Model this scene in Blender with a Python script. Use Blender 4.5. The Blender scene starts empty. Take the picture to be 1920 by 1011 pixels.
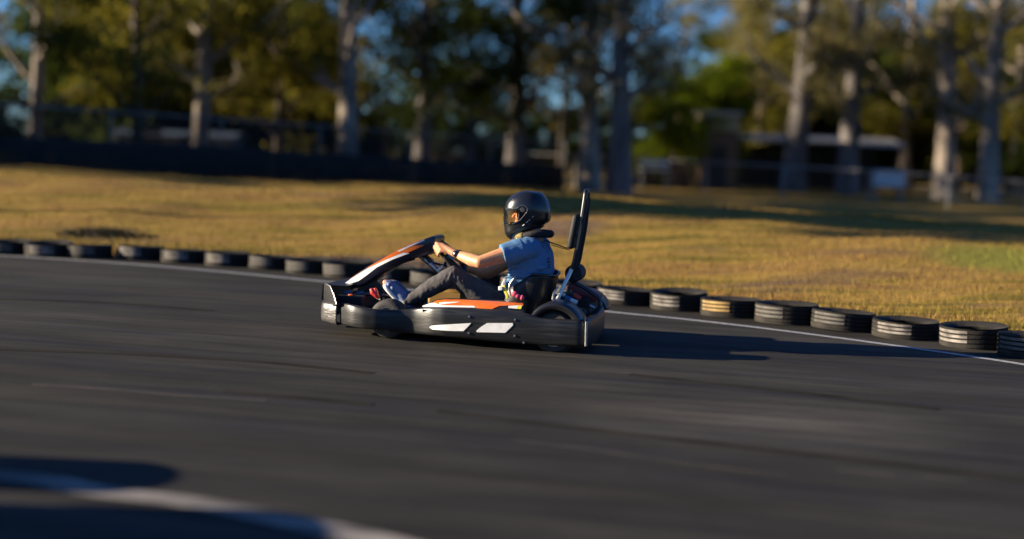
import bpy, bmesh, math, random
import numpy as np
from mathutils import Vector, Matrix, noise
R = math.radians
S = bpy.context.scene
C = S.collection

# ------------------------------------------------------------------ camera
CAM_H, PITCH, ROLL, F = 1.3, R(4.8), R(2.0), 2584.0
fw = Vector((0, math.cos(PITCH), -math.sin(PITCH)))
r0 = Vector((1, 0, 0)); u0 = Vector((0, math.sin(PITCH), math.cos(PITCH)))
rt = r0*math.cos(ROLL) + u0*math.sin(ROLL)
up = u0*math.cos(ROLL) - r0*math.sin(ROLL)
cd = bpy.data.cameras.new('camera'); cam = bpy.data.objects.new('camera', cd); C.objects.link(cam)
M3 = Matrix((rt, up, -fw)).transposed()
cam.matrix_world = Matrix.Translation((0, 0, CAM_H)) @ M3.to_4x4()
cd.sensor_width = 36; cd.lens = F/1920*36; cd.clip_end = 3000; cd.clip_start = 0.1
cd.dof.use_dof = True; cd.dof.focus_distance = 9.45; cd.dof.aperture_fstop = 0.55
S.camera = cam
# ------------------------------------------------------------------ light
SUN_EL, SUN_AZ = R(13.5), R(-1.0)            # travel direction of the light: +X turned a little towards the camera
sdir = Vector((math.cos(SUN_EL)*math.cos(SUN_AZ), math.cos(SUN_EL)*math.sin(SUN_AZ), -math.sin(SUN_EL)))
ld = bpy.data.lights.new('sun', 'SUN'); lo = bpy.data.objects.new('sun', ld); C.objects.link(lo)
ld.energy = 5.0; ld.angle = R(0.5); ld.color = (1.0, 0.85, 0.64)
lo.rotation_euler = sdir.to_track_quat('-Z', 'Y').to_euler()
w = bpy.data.worlds.new('World'); S.world = w; w.use_nodes = True
nt = w.node_tree; sk = nt.nodes.new('ShaderNodeTexSky'); sk.sky_type = 'NISHITA'; sk.sun_disc = False
sk.sun_elevation = SUN_EL
to = -sdir
sk.sun_rotation = math.atan2(to.x, to.y)
sk.air_density = 1.0; sk.dust_density = 0.2; sk.ozone_density = 4.0
bg = nt.nodes['Background']; bg.inputs[1].default_value = 0.05
tn = nt.nodes.new('ShaderNodeMix'); tn.data_type = 'RGBA'; tn.blend_type = 'MULTIPLY'; tn.inputs[0].default_value = 1
tn.inputs[7].default_value = (.48, .74, 1.18, 1)
nt.links.new(sk.outputs[0], tn.inputs[6]); nt.links.new(tn.outputs[2], bg.inputs[0])
S.view_settings.view_transform = 'Standard'; S.view_settings.look = 'None'; S.view_settings.gamma = 1
S.view_settings.exposure = 1.55
S.cycles.max_bounces = 8; S.cycles.transparent_max_bounces = 12

# ------------------------------------------------------------------ helpers
def ray(px, py): return fw + rt*((px-960)/F) + up*((505.5-py)/F)
def G(px, py, z=0.0):
    d = ray(px, py); t = (z-CAM_H)/d.z
    return Vector((d.x*t, d.y*t, z))
def PD(px, py, D):
    d = ray(px, py); t = D/d.y
    return Vector((d.x*t, D, CAM_H+d.z*t))
KO = Vector((-0.30, 9.808, 0)); KA = R(-13)
kr = Vector((math.cos(KA), math.sin(KA), 0)); kn = Vector((-math.sin(KA), math.cos(KA), 0))
def K(px, py, yl):
    """point of the picture on the kart's own lengthwise plane at local y"""
    d = ray(px, py); o = Vector((0, 0, CAM_H)) - KO
    t = (yl - o.dot(kn))/d.dot(kn); p = o + d*t
    return Vector((p.dot(kr), yl, p.z))

def link(o, parent=None):
    C.objects.link(o)
    if parent is not None: o.parent = parent
    return o
def tag(o, label=None, cat=None, group=None, kind=None):
    if label: o['label'] = label
    if cat: o['category'] = cat
    if group: o['group'] = group
    if kind: o['kind'] = kind
    return o
def empty(name, loc=(0, 0, 0), rz=0):
    o = bpy.data.objects.new(name, None); o.location = loc; o.rotation_euler = (0, 0, rz); o.empty_display_size = .2
    return link(o)
def copy_tree(o, parent=None):
    c = o.copy(); link(c, parent)
    for ch in o.children: copy_tree(ch, c)
    return c
class MB:
    def __init__(s): s.v = []; s.f = []
    def add(s, vs, fs):
        n = len(s.v); s.v += [Vector(v) for v in vs]; s.f += [tuple(i+n for i in f) for f in fs]; return s
    def box(s, c, sz, rot=None):
        hx, hy, hz = [a/2 for a in sz]; c = Vector(c)
        vs = [Vector((x, y, z)) for x in (-hx, hx) for y in (-hy, hy) for z in (-hz, hz)]
        if rot: vs = [rot @ v for v in vs]
        return s.add([c+v for v in vs], [(0, 1, 3, 2), (4, 6, 7, 5), (0, 4, 5, 1), (2, 3, 7, 6), (0, 2, 6, 4), (1, 5, 7, 3)])
    def tube(s, pts, rad, n=10, caps=True, flat=None):
        pts = [Vector(p) for p in pts]; m = len(pts)
        if not hasattr(rad, '__len__'): rad = [rad]*m
        rings = []; prev = None
        for i, p in enumerate(pts):
            t = (pts[min(i+1, m-1)] - pts[max(i-1, 0)]).normalized()
            if prev is None:
                a = t.orthogonal().normalized() if abs(t.y) > .9 else (Vector((0, 1, 0)) - t*t.y).normalized()
            else: a = (prev - t*prev.dot(t)).normalized()
            prev = a; b = t.cross(a)
            fl = 1 if flat is None else flat
            rings.append([p + a*math.cos(2*math.pi*k/n)*rad[i]*fl + b*math.sin(2*math.pi*k/n)*rad[i] for k in range(n)])
        vs = [v for r in rings for v in r]; fs = []
        for i in range(m-1):
            for k in range(n):
                k2 = (k+1) % n
                fs.append((i*n+k, i*n+k2, (i+1)*n+k2, (i+1)*n+k))
        if caps: fs += [tuple(range(n-1, -1, -1)), tuple((m-1)*n+k for k in range(n))]
        return s.add(vs, fs)
    def prism(s, poly, y0, y1):
        """poly of (x,z) extruded over y"""
        n = len(poly); vs = [Vector((x, y0, z)) for x, z in poly] + [Vector((x, y1, z)) for x, z in poly]
        fs = [tuple(range(n)), tuple(range(2*n-1, n-1, -1))] + [(i, (i+1) % n + 0, n+(i+1) % n, n+i)[::-1] for i in range(n)]
        return s.add(vs, fs)
    def lathe(s, prof, n=32, axis='Z', c=(0, 0, 0), a0=0, a1=2*math.pi, closed=False):
        full = abs(a1-a0-2*math.pi) < 1e-6; m = n if full else n+1; vs = []; c = Vector(c)
        for i in range(m):
            a = a0+(a1-a0)*i/n; ca, sa = math.cos(a), math.sin(a)
            for r, h in prof:
                v = {'Z': (r*ca, r*sa, h), 'Y': (r*ca, h, r*sa), 'X': (h, r*ca, r*sa)}[axis]
                vs.append(c+Vector(v))
        k = len(prof); fs = []
        for i in range(n):
            j = (i+1) % m
            for q in range(k if closed else k-1):
                q2 = (q+1) % k
                fs.append((i*k+q, j*k+q, j*k+q2, i*k+q2))
        return s.add(vs, fs)
    def grid(s, rows):
        m = len(rows); n = len(rows[0])
        return s.add([v for r in rows for v in r], [(i*n+j, i*n+j+1, (i+1)*n+j+1, (i+1)*n+j) for i in range(m-1) for j in range(n-1)])
    def sphere(s, c, r, n=16, m=10, rot=None):
        if not hasattr(r, '__len__'): r = (r, r, r)
        c = Vector(c); vs = []; fs = []
        for i in range(m+1):
            th = math.pi*i/m
            for j in range(n):
                ph = 2*math.pi*j/n
                v = Vector((r[0]*math.sin(th)*math.cos(ph), r[1]*math.sin(th)*math.sin(ph), r[2]*math.cos(th)))
                vs.append(c + (rot @ v if rot else v))
        for i in range(m):
            for j in range(n):
                fs.append((i*n+j, (i+1)*n+j, (i+1)*n+(j+1) % n, i*n+(j+1) % n))
        return s.add(vs, fs)
    def capsule(s, a, b, ra, rb, n=14, flat=None):
        a = Vector(a); b = Vector(b); s.tube([a, b], [ra, rb], n, True, flat)
        if flat is None: s.sphere(a, ra, n, 8); s.sphere(b, rb, n, 8)
        return s
    def build(s, name, mat, parent=None, smooth=None, bevel=0, solid=0, weld=True, mods=None):
        me = bpy.data.meshes.new(name); me.from_pydata(s.v, [], s.f); me.validate()
        bm = bmesh.new(); bm.from_mesh(me)
        if weld: bmesh.ops.remove_doubles(bm, verts=bm.verts, dist=1e-5)
        bmesh.ops.recalc_face_normals(bm, faces=bm.faces); bm.to_mesh(me); bm.free()
        o = bpy.data.objects.new(name, me); link(o, parent)
        if mat: me.materials.append(mat)
        if smooth is not None:
            for p in me.polygons: p.use_smooth = True
            me.set_sharp_from_angle(angle=R(smooth))
        if solid:
            m = o.modifiers.new('t', 'SOLIDIFY'); m.thickness = abs(solid); m.offset = -1 if solid > 0 else 1
        if bevel:
            m = o.modifiers.new('b', 'BEVEL'); m.width = bevel; m.segments = 2; m.limit_method = 'ANGLE'; m.angle_limit = R(35)
            if smooth is None:
                for p in me.polygons: p.use_smooth = True
                me.set_sharp_from_angle(angle=R(50))
        return o
    def organic(s, name, mat, parent, voxel=.006, smooth=6, wrinkle=0, wsize=.06):
        o = s.build(name, mat, parent, weld=False)
        m = o.modifiers.new('r', 'REMESH'); m.mode = 'VOXEL'; m.voxel_size = voxel; m.use_smooth_shade = True
        m = o.modifiers.new('s', 'SMOOTH'); m.iterations = smooth; m.factor = .5
        if wrinkle:
            tx = bpy.data.textures.new(name+'_folds', 'CLOUDS'); tx.noise_scale = wsize; tx.noise_depth = 1
            m = o.modifiers.new('d', 'DISPLACE'); m.texture = tx; m.strength = wrinkle; m.mid_level = .5; m.texture_coords = 'LOCAL'
        return o

def mat(name, base, rough=.6, metal=0, spec=None, bump=0, bscale=40, var=0, vscale=6, col2=None, coat=0, stretch=None, detail=6):
    m = bpy.data.materials.new(name); m.use_nodes = True; N = m.node_tree.nodes; L = m.node_tree.links
    b = N['Principled BSDF']; b.inputs['Base Color'].default_value = (*base, 1); b.inputs['Roughness'].default_value = rough
    b.inputs['Metallic'].default_value = metal
    if spec is not None: b.inputs['Specular IOR Level'].default_value = spec
    if coat: b.inputs['Coat Weight'].default_value = coat; b.inputs['Coat Roughness'].default_value = .08
    tc = N.new('ShaderNodeTexCoord'); mp = N.new('ShaderNodeMapping'); L.new(tc.outputs['Object'], mp.inputs[0])
    if stretch: mp.inputs['Scale'].default_value = stretch
    if var or col2:
        n = N.new('ShaderNodeTexNoise'); n.inputs['Scale'].default_value = vscale; n.inputs['Detail'].default_value = detail; L.new(mp.outputs[0], n.inputs[0])
        r = N.new('ShaderNodeValToRGB'); L.new(n.outputs[0], r.inputs[0])
        c2 = col2 or tuple(c*(1-var) for c in base); r.color_ramp.elements[0].position = .35; r.color_ramp.elements[1].position = .65
        r.color_ramp.elements[0].color = (*c2, 1); r.color_ramp.elements[1].color = (*base, 1)
        L.new(r.outputs[0], b.inputs['Base Color'])
    if bump:
        n2 = N.new('ShaderNodeTexNoise'); n2.inputs['Scale'].default_value = bscale; n2.inputs['Detail'].default_value = 5; L.new(mp.outputs[0], n2.inputs[0])
        bp = N.new('ShaderNodeBump'); bp.inputs['Strength'].default_value = bump; bp.inputs['Distance'].default_value = .01
        L.new(n2.outputs[0], bp.inputs['Height']); L.new(bp.outputs[0], b.inputs['Normal'])
    return m

M = {}
M['plastic'] = mat('black_plastic', (.010, .010, .011), .36, bump=.12, bscale=60, col2=(.018, .018, .019), vscale=14, stretch=(1, 1, 5))
M['scuffed'] = mat('scuffed_plastic', (.030, .029, .028), .36, bump=.10, bscale=24, col2=(.008, .008, .009), vscale=9, stretch=(.5, 1, 7), detail=12)
for e_, p_ in zip([n for n in M['scuffed'].node_tree.nodes if n.type == 'VALTORGB'][0].color_ramp.elements, (.48, .72)): e_.position = p_
M['scraped'] = mat('scraped_plastic', (.010, .010, .011), .4, bump=.3, bscale=24, col2=(.07, .065, .06), vscale=7, stretch=(1, 1, 3), detail=10)
M['black'] = mat('black_paint', (.012, .012, .014), .35, coat=.3)
M['matte'] = mat('matte_black', (.012, .012, .012), .75, bump=.2, bscale=80)
M['navy'] = mat('navy_plastic', (.008, .010, .022), .3, coat=.4)
M['rubber'] = mat('rubber', (.02, .019, .018), .75, bump=.3, bscale=50, col2=(.04, .036, .032), vscale=12)
M['metal'] = mat('bare_metal', (.62, .60, .56), .28, 1, bump=.05, var=.25, vscale=20)
M['chrome'] = mat('bright_tube', (.80, .77, .70), .3, .25, bump=.03)
M['orange'] = mat('orange_sticker', (.85, .17, .015), .32, coat=.3, var=.1, vscale=20)
M['white'] = mat('white_sticker', (.88, .87, .82), .4, var=.12, vscale=25)
M['yellow'] = mat('yellow_tape', (.85, .72, .06), .55)
M['pink'] = mat('pink_strap', (.65, .06, .12), .6, bump=.2, bscale=90)
M['red'] = mat('red_plastic', (.55, .03, .025), .45)
M['darkred'] = mat('dark_red_cover', (.20, .022, .03), .5, var=.3, vscale=15)
M['blue'] = mat('blue_plastic', (.03, .12, .28), .45)
M['webbing'] = mat('black_webbing', (.012, .011, .011), .8, bump=.3, bscale=200)
M['shell'] = mat('seat_shell', (.010, .010, .011), .45, bump=.08, bscale=60)
M['helmet'] = mat('helmet_shell', (.008, .009, .012), .28, coat=.35)
M['collar'] = mat('collar_cloth', (.015, .013, .014), .85, bump=.4, bscale=70)
M['olive'] = mat('olive_cloth', (.16, .12, .03), .7, bump=.3, bscale=70)
M['silver'] = mat('silver_print', (.5, .5, .5), .4)
M['tank'] = mat('ochre_tank', (.30, .17, .04), .5, var=.2)

def skin_mat():
    m = mat('skin', (.62, .29, .145), .5, bump=.12, bscale=90, col2=(.56, .25, .12), vscale=14)
    b = m.node_tree.nodes['Principled BSDF']; b.inputs['Subsurface Weight'].default_value = .12
    b.inputs['Subsurface Radius'].default_value = (.02, .008, .004); return m
M['skin'] = skin_mat()
M['shirt'] = mat('blue_cotton', (.085, .20, .36), .85, bump=.3, bscale=14, col2=(.07, .17, .31), vscale=9)
M['denim'] = mat('charcoal_denim', (.062, .056, .056), .85, bump=.5, bscale=22, col2=(.04, .036, .037), vscale=18, stretch=(1, 1, .5))
M['shoe'] = mat('blue_mesh_shoe', (.07, .10, .22), .7, col2=(.20, .24, .38), vscale=110, bump=.3, bscale=120)
M['sole'] = mat('white_rubber', (.75, .73, .68), .55)
M['sock'] = mat('white_sock', (.7, .69, .66), .85, bump=.4, bscale=90)

def glass(name, col, alpha):
    m = bpy.data.materials.new(name); m.use_nodes = True; N = m.node_tree.nodes; L = m.node_tree.links
    for n in list(N):
        if n.type != 'OUTPUT_MATERIAL': N.remove(n)
    t = N.new('ShaderNodeBsdfTransparent'); t.inputs[0].default_value = (*col, 1)
    g = N.new('ShaderNodeBsdfGlossy'); g.inputs['Roughness'].default_value = .06
    mx = N.new('ShaderNodeMixShader'); fr = N.new('ShaderNodeFresnel'); fr.inputs[0].default_value = 1.5
    L.new(fr.outputs[0], mx.inputs[0]); L.new(t.outputs[0], mx.inputs[1]); L.new(g.outputs[0], mx.inputs[2])
    L.new(mx.outputs[0], N['Material Output'].inputs[0]); return m
M['visor'] = glass('tinted_visor', (.86, .76, .70), .5)

# ------------------------------------------------------------------ terrain
edge_px = [(0, 478), (200, 487), (400, 500), (600, 518), (860, 543), (1120, 570), (1300, 590), (1500, 615), (1700, 640), (1880, 668)]
E = [(-120, 22.), (-60, 20.), (-30, 18.3), (-14, 16.8)] + [tuple(G(a, b)[:2]) for a, b in edge_px] + [(4.6, 8.2), (5.8, 6.2), (7.0, 3.2), (8.0, -1.), (9., -10), (10, -60)]
def catmull(P, k=10):
    P = [np.array(p, float) for p in P]; out = []
    for i in range(len(P)-1):
        p0, p1, p2, p3 = P[max(i-1, 0)], P[i], P[i+1], P[min(i+2, len(P)-1)]
        for j in range(k):
            t = j/k; out.append(.5*((2*p1)+(-p0+p2)*t+(2*p0-5*p1+4*p2-p3)*t*t+(-p0+3*p1-3*p2+p3)*t**3))
    out.append(P[-1]); return np.array(out)
EC = catmull(E, 10)
def sdist(X, Y):
    """signed distance beyond the track edge and how far along it"""
    X = np.asarray(X, float); Y = np.asarray(Y, float); best = np.full(X.shape, 1e9); sg = np.zeros(X.shape); bx = np.zeros(X.shape)
    for i in range(len(EC)-1):
        a = EC[i]; d = EC[i+1]-a; L2 = d@d
        t = np.clip(((X-a[0])*d[0]+(Y-a[1])*d[1])/L2, 0, 1); qx = X-(a[0]+t*d[0]); qy = Y-(a[1]+t*d[1]); q = np.hypot(qx, qy)
        m = q < best-1e-9; best = np.where(m, q, best); sg = np.where(m, np.sign(d[0]*qy-d[1]*qx), sg); bx = np.where(m, a[0]+t*d[0], bx)
    return best*sg, bx
def sm(x, a, b):
    t = np.clip((x-a)/(b-a), 0, 1); return t*t*(3-2*t)
def hgt(X, Y):
    s, bx = sdist(X, Y); X = np.asarray(X, float); Y = np.asarray(Y, float)
    hm = np.interp(bx, [-120, -10, -4, 0, 2, 3.5, 5, 7], [.74, .74, .70, .62, .50, .37, .24, .15])
    h = .10*sm(s, .25, .75)*(1-sm(s, 7.5, 16)) + (hm-.10)*sm(s, .5, 6.5)*(1-sm(s, 7.5, 16)) + .03*np.sin(X*.9+Y*.4)*sm(s, 1, 3)*(1-sm(s, 30, 60)) + .015*np.sin(X*2.7-Y*1.9)*sm(s, 1, 2)*(1-sm(s, 20, 40))
    return np.where(s < .5, -.05+.06*sm(s, .1, .5), h+.01)
def hz(x, y): return float(hgt(np.array([x]), np.array([y]))[0])

def ground_mat():
    m = bpy.data.materials.new('dry_grass'); m.use_nodes = True; N = m.node_tree.nodes; L = m.node_tree.links; b = N['Principled BSDF']
    b.inputs['Roughness'].default_value = .95; b.inputs['Specular IOR Level'].default_value = .1
    tc = N.new('ShaderNodeTexCoord')
    def nz(scale, st, det=6, ro=.6):
        mp = N.new('ShaderNodeMapping'); mp.inputs['Scale'].default_value = st; mp.inputs['Rotation'].default_value = (0, 0, R(14)); L.new(tc.outputs['Object'], mp.inputs[0])
        n = N.new('ShaderNodeTexNoise'); n.inputs['Scale'].default_value = scale; n.inputs['Detail'].default_value = det; n.inputs['Roughness'].default_value = ro; L.new(mp.outputs[0], n.inputs[0]); return n.outputs[0]
    def ramp(x, stops):
        r = N.new('ShaderNodeValToRGB'); L.new(x, r.inputs[0]); e = r.color_ramp.elements
        while len(e) < len(stops): e.new(.5)
        for q, (p, c) in zip(e, stops): q.position = p; q.color = (*c, 1)
        return r.outputs[0]
    def mix(a, c, f, typ='MIX'):
        x = N.new('ShaderNodeMix'); x.data_type = 'RGBA'; x.blend_type = typ
        L.new(a, x.inputs[6]); L.new(c, x.inputs[7])
        if isinstance(f, float): x.inputs[0].default_value = f
        else: L.new(f, x.inputs[0])
        return x.outputs[2]
    base = ramp(nz(1.3, (.3, 1.9, 1)), [(.32, (.13, .11, .026)), (.42, (.24, .18, .036)), (.50, (.38, .255, .065)), (.57, (.29, .17, .058)), (.66, (.40, .285, .08)), (.74, (.20, .125, .052))])
    fine = ramp(nz(26, (.5, 1.3, 1), 8, .75), [(.3, (.45, .42, .35)), (.65, (1.15, 1.1, 1.0))])
    c = mix(base, fine, 1.0, 'MULTIPLY')
    dirt = ramp(nz(.9, (.5, 1.7, 1), 5), [(.56, (0, 0, 0)), (.70, (1, 1, 1))])
    dc = N.new('ShaderNodeRGB'); dc.outputs[0].default_value = (.15, .095, .055, 1)
    c = mix(c, dc.outputs[0], dirt)
    # bare worn patch on the bank
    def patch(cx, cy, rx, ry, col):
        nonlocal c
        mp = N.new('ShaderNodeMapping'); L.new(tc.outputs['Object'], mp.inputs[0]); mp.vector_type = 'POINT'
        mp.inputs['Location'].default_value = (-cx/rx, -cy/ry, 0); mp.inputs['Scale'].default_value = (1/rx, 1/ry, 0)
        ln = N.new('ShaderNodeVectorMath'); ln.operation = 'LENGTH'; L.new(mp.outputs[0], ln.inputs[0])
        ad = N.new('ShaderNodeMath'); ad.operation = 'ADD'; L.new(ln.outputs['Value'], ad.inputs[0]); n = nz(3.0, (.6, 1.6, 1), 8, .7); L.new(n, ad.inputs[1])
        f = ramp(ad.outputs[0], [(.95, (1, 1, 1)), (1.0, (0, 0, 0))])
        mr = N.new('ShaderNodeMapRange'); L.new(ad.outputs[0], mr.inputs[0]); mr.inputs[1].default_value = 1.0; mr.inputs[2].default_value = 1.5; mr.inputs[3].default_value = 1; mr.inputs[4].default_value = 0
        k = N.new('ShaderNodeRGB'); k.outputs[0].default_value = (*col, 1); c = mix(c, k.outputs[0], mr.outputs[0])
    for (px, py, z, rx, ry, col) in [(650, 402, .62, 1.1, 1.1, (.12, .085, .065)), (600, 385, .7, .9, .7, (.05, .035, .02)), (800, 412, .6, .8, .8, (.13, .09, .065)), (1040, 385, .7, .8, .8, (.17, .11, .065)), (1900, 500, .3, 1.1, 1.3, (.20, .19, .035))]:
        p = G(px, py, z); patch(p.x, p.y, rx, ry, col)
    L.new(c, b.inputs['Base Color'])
    bp = N.new('ShaderNodeBump'); bp.inputs['Strength'].default_value = .7; bp.inputs['Distance'].default_value = .05; L.new(nz(30, (1, 1, 1), 6, .7), bp.inputs['Height']); L.new(bp.outputs[0], b.inputs['Normal'])
    return m
def axis(parts):
    out = []
    for a, b, st in parts: out += list(np.arange(a, b-1e-6, st))
    out.append(parts[-1][1]); return np.array(out)
gx = axis([(-1500, -200, 130), (-200, -40, 8), (-40, -12, 1.), (-12, 12, .16), (12, 40, 1.), (40, 200, 8), (200, 1500, 130)])
gy = axis([(-60, 2, 4), (2, 26, .16), (26, 50, 1), (50, 200, 7.5), (200, 2000, 120)])
GX, GY = np.meshgrid(gx, gy); GZ = hgt(GX.ravel(), GY.ravel())
co = np.stack([GX.ravel(), GY.ravel(), GZ], 1)
nx, ny = len(gx), len(gy); I = np.arange(nx*ny).reshape(ny, nx)
q = np.stack([I[:-1, :-1], I[:-1, 1:], I[1:, 1:], I[1:, :-1]], -1).reshape(-1, 4)
def fast_mesh(name, co, quads, material, smooth=True):
    me = bpy.data.meshes.new(name); k = quads.shape[1]
    me.vertices.add(len(co)); me.vertices.foreach_set('co', co.astype(np.float32).ravel())
    me.loops.add(quads.size); me.loops.foreach_set('vertex_index', quads.astype(np.int32).ravel())
    me.polygons.add(len(quads)); me.polygons.foreach_set('loop_start', np.arange(0, quads.size, k, dtype=np.int32))
    try: me.polygons.foreach_set('loop_total', np.full(len(quads), k, dtype=np.int32))
    except Exception: pass
    if smooth: me.polygons.foreach_set('use_smooth', np.ones(len(quads), dtype=bool))
    me.update(); me.validate(); me.materials.append(material); return me
M['ground'] = ground_mat()
o = link(bpy.data.objects.new('ground', fast_mesh('ground', co, q, M['ground']))); tag(o, kind='structure')

def asphalt_mat():
    m = bpy.data.materials.new('asphalt'); m.use_nodes = True; N = m.node_tree.nodes; L = m.node_tree.links; b = N['Principled BSDF']
    b.inputs['Specular IOR Level'].default_value = .12
    tc = N.new('ShaderNodeTexCoord')
    def nz(scale, st, rot, det=6, ro=.6, dist=0):
        mp = N.new('ShaderNodeMapping'); mp.vector_type = 'TEXTURE'; mp.inputs['Scale'].default_value = st; mp.inputs['Rotation'].default_value = (0, 0, R(rot)); L.new(tc.outputs['Object'], mp.inputs[0])
        n = N.new('ShaderNodeTexNoise'); n.inputs['Scale'].default_value = scale; n.inputs['Detail'].default_value = det; n.inputs['Roughness'].default_value = ro; n.inputs['Distortion'].default_value = dist; L.new(mp.outputs[0], n.inputs[0]); return n.outputs[0]
    def ramp(x, stops):
        r = N.new('ShaderNodeValToRGB'); L.new(x, r.inputs[0]); e = r.color_ramp.elements
        while len(e) < len(stops): e.new(.5)
        for q, (p, c) in zip(e, stops): q.position = p; q.color = (*c, 1)
        return r.outputs[0]
    def mul(a, c):
        x = N.new('ShaderNodeMix'); x.data_type = 'RGBA'; x.blend_type = 'MULTIPLY'; x.inputs[0].default_value = 1; L.new(a, x.inputs[6]); L.new(c, x.inputs[7]); return x.outputs[2]
    big = ramp(nz(.45, (4, 1, 1), -14, 4), [(.33, (.0235, .0215, .0177)), (.5, (.0315, .0290, .0240)), (.68, (.046, .0425, .036))])
    # rubber laid down along the racing line: long streaks that follow the track
    streak = ramp(nz(4.5, (14, 1, 1), -15, 5, .65, .0), [(.28, (.62, .60, .58)), (.46, (.95, .95, .95)), (.66, (1.3, 1.29, 1.27))])
    streak2 = ramp(nz(16, (22, 1, 1), -12, 3, .6), [(.32, (.76, .75, .75)), (.64, (1.2, 1.2, 1.2))])
    grain = ramp(nz(210, (1, 1, 1), 0, 2, .6), [(.25, (.66, .66, .66)), (.55, (1, 1, 1)), (.78, (1.7, 1.66, 1.6))])
    blot = ramp(nz(1.5, (1.6, 1, 1), -14, 8, .7), [(.32, (.78, .77, .76)), (.5, (1, 1, 1)), (.68, (1.28, 1.27, 1.25))])
    c = mul(mul(mul(mul(big, streak), streak2), grain), blot)
    # pale worn patch in the middle of the track
    pp = G(1440, 790); mp = N.new('ShaderNodeMapping'); L.new(tc.outputs['Object'], mp.inputs[0]); mp.inputs['Scale'].default_value = (1/1.1, 1/.75, 0); mp.inputs['Location'].default_value = (-pp.x/1.1, -pp.y/.75, 0)
    ln = N.new('ShaderNodeVectorMath'); ln.operation = 'LENGTH'; L.new(mp.outputs[0], ln.inputs[0]); ad = N.new('ShaderNodeMath'); ad.operation = 'ADD'; L.new(ln.outputs['Value'], ad.inputs[0]); L.new(nz(2.2, (3, 1, 1), -14, 8, .7), ad.inputs[1])
    mr = N.new('ShaderNodeMapRange'); L.new(ad.outputs[0], mr.inputs[0]); mr.inputs[1].default_value = .6; mr.inputs[2].default_value = 1.6; mr.inputs[3].default_value = 2.3; mr.inputs[4].default_value = 1
    mm = N.new('ShaderNodeVectorMath'); mm.operation = 'SCALE'; L.new(c, mm.inputs[0]); L.new(mr.outputs[0], mm.inputs['Scale']); c = mm.outputs[0]
    L.new(c, b.inputs['Base Color'])
    rr = ramp(nz(3, (10, 1, 1), -14, 4), [(.3, (.62, .62, .62)), (.7, (.88, .88, .88))]); L.new(rr, b.inputs['Roughness'])
    bp = N.new('ShaderNodeBump'); bp.inputs['Strength'].default_value = .35; bp.inputs['Distance'].default_value = .004; L.new(nz(160, (1, 1, 1), 0, 3), bp.inputs['Height']); L.new(bp.outputs[0], b.inputs['Normal'])
    return m
M['asphalt'] = asphalt_mat()
# asphalt sheet: from far in front up to just under the tyres
def offset_curve(Cv, d):
    out = []
    for i in range(len(Cv)):
        t = Cv[min(i+1, len(Cv)-1)]-Cv[max(i-1, 0)]; t = t/np.linalg.norm(t); out.append(Cv[i]+np.array([-t[1], t[0]])*d)
    return np.array(out)
oc = offset_curve(EC, .28)
mb = MB(); poly = [Vector((p[0], p[1], .0)) for p in oc] + [Vector((-120, -60, 0))]
mb.add(poly, [tuple(range(len(poly)))])
o = mb.build('track', M['asphalt'], weld=False); tag(o, kind='structure')
bm = bmesh.new(); bm.from_mesh(o.data); bmesh.ops.triangulate(bm, faces=bm.faces); bm.to_mesh(o.data); bm.free()

M['roadpaint'] = mat('worn_road_paint', (.42, .42, .42), .7, bump=.2, bscale=100, col2=(.24, .24, .24), vscale=30, detail=8)
M['roadpaint2'] = mat('worn_kerb_paint', (.27, .24, .205), .8, bump=.2, bscale=100, col2=(.06, .055, .048), vscale=7, detail=10, stretch=(.25, 1, 1))
def strip(px, wdt, z, name, m, ext=()):
    Cv = catmull([tuple(G(a, b)[:2]) for a, b in px]+list(ext), 10); A = offset_curve(Cv, wdt/2); B = offset_curve(Cv, -wdt/2)
    mb = MB(); mb.grid([[(a[0], a[1], z), (b[0], b[1], z)] for a, b in zip(A, B)])
    o = mb.build(name, m); tag(o, kind='structure'); return o
strip([(-700, 462), (-300, 470), (0, 480), (300, 500), (600, 528), (870, 555), (1140, 585), (1300, 601), (1500, 625), (1700, 652), (1905, 682), (2100, 716)], .075, .004, 'edge_line', M['roadpaint'])
strip([(-500, 870), (-200, 877), (0, 893), (100, 904), (180, 922), (350, 942), (500, 970), (700, 1012), (900, 1065)], .15, .004, 'near_edge_line', M['roadpaint2'])

M['seam'] = mat('tan_seam_filler', (.13, .10, .075), .8, bump=.2, bscale=80, col2=(.05, .045, .04), vscale=14, detail=10, stretch=(.2, 1, 1))
strip([(960, 826), (1080, 841), (1200, 858), (1330, 876), (1480, 893)], .016, .003, 'track_seam', M['seam'])
strip([(1570, 882), (1620, 887), (1680, 893)], .018, .003, 'track_seam', M['seam'])
strip([(1735, 896), (1775, 900), (1815, 904)], .018, .003, 'track_seam', M['seam'])
strip([(60, 722), (200, 731), (330, 742), (500, 752)], .02, .003, 'track_seam', M['seam'])

M['skid'] = mat('rubber_skid', (.019, .017, .0145), .95, spec=.03, bump=.2, bscale=120, col2=(.040, .036, .030), vscale=9, detail=10, stretch=(.15, 1, 1))
for pl in ([(820, 770), (1000, 793), (1300, 828), (1600, 862), (1960, 905)], [(1180, 702), (1350, 720), (1550, 742), (1760, 768)], [(-40, 655), (200, 662), (450, 676), (700, 700)], [(-40, 560), (180, 567), (400, 583)], [(420, 733), (560, 746), (700, 759)]):
    strip(pl, .075, .002, 'skid_mark', M['skid'])

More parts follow.
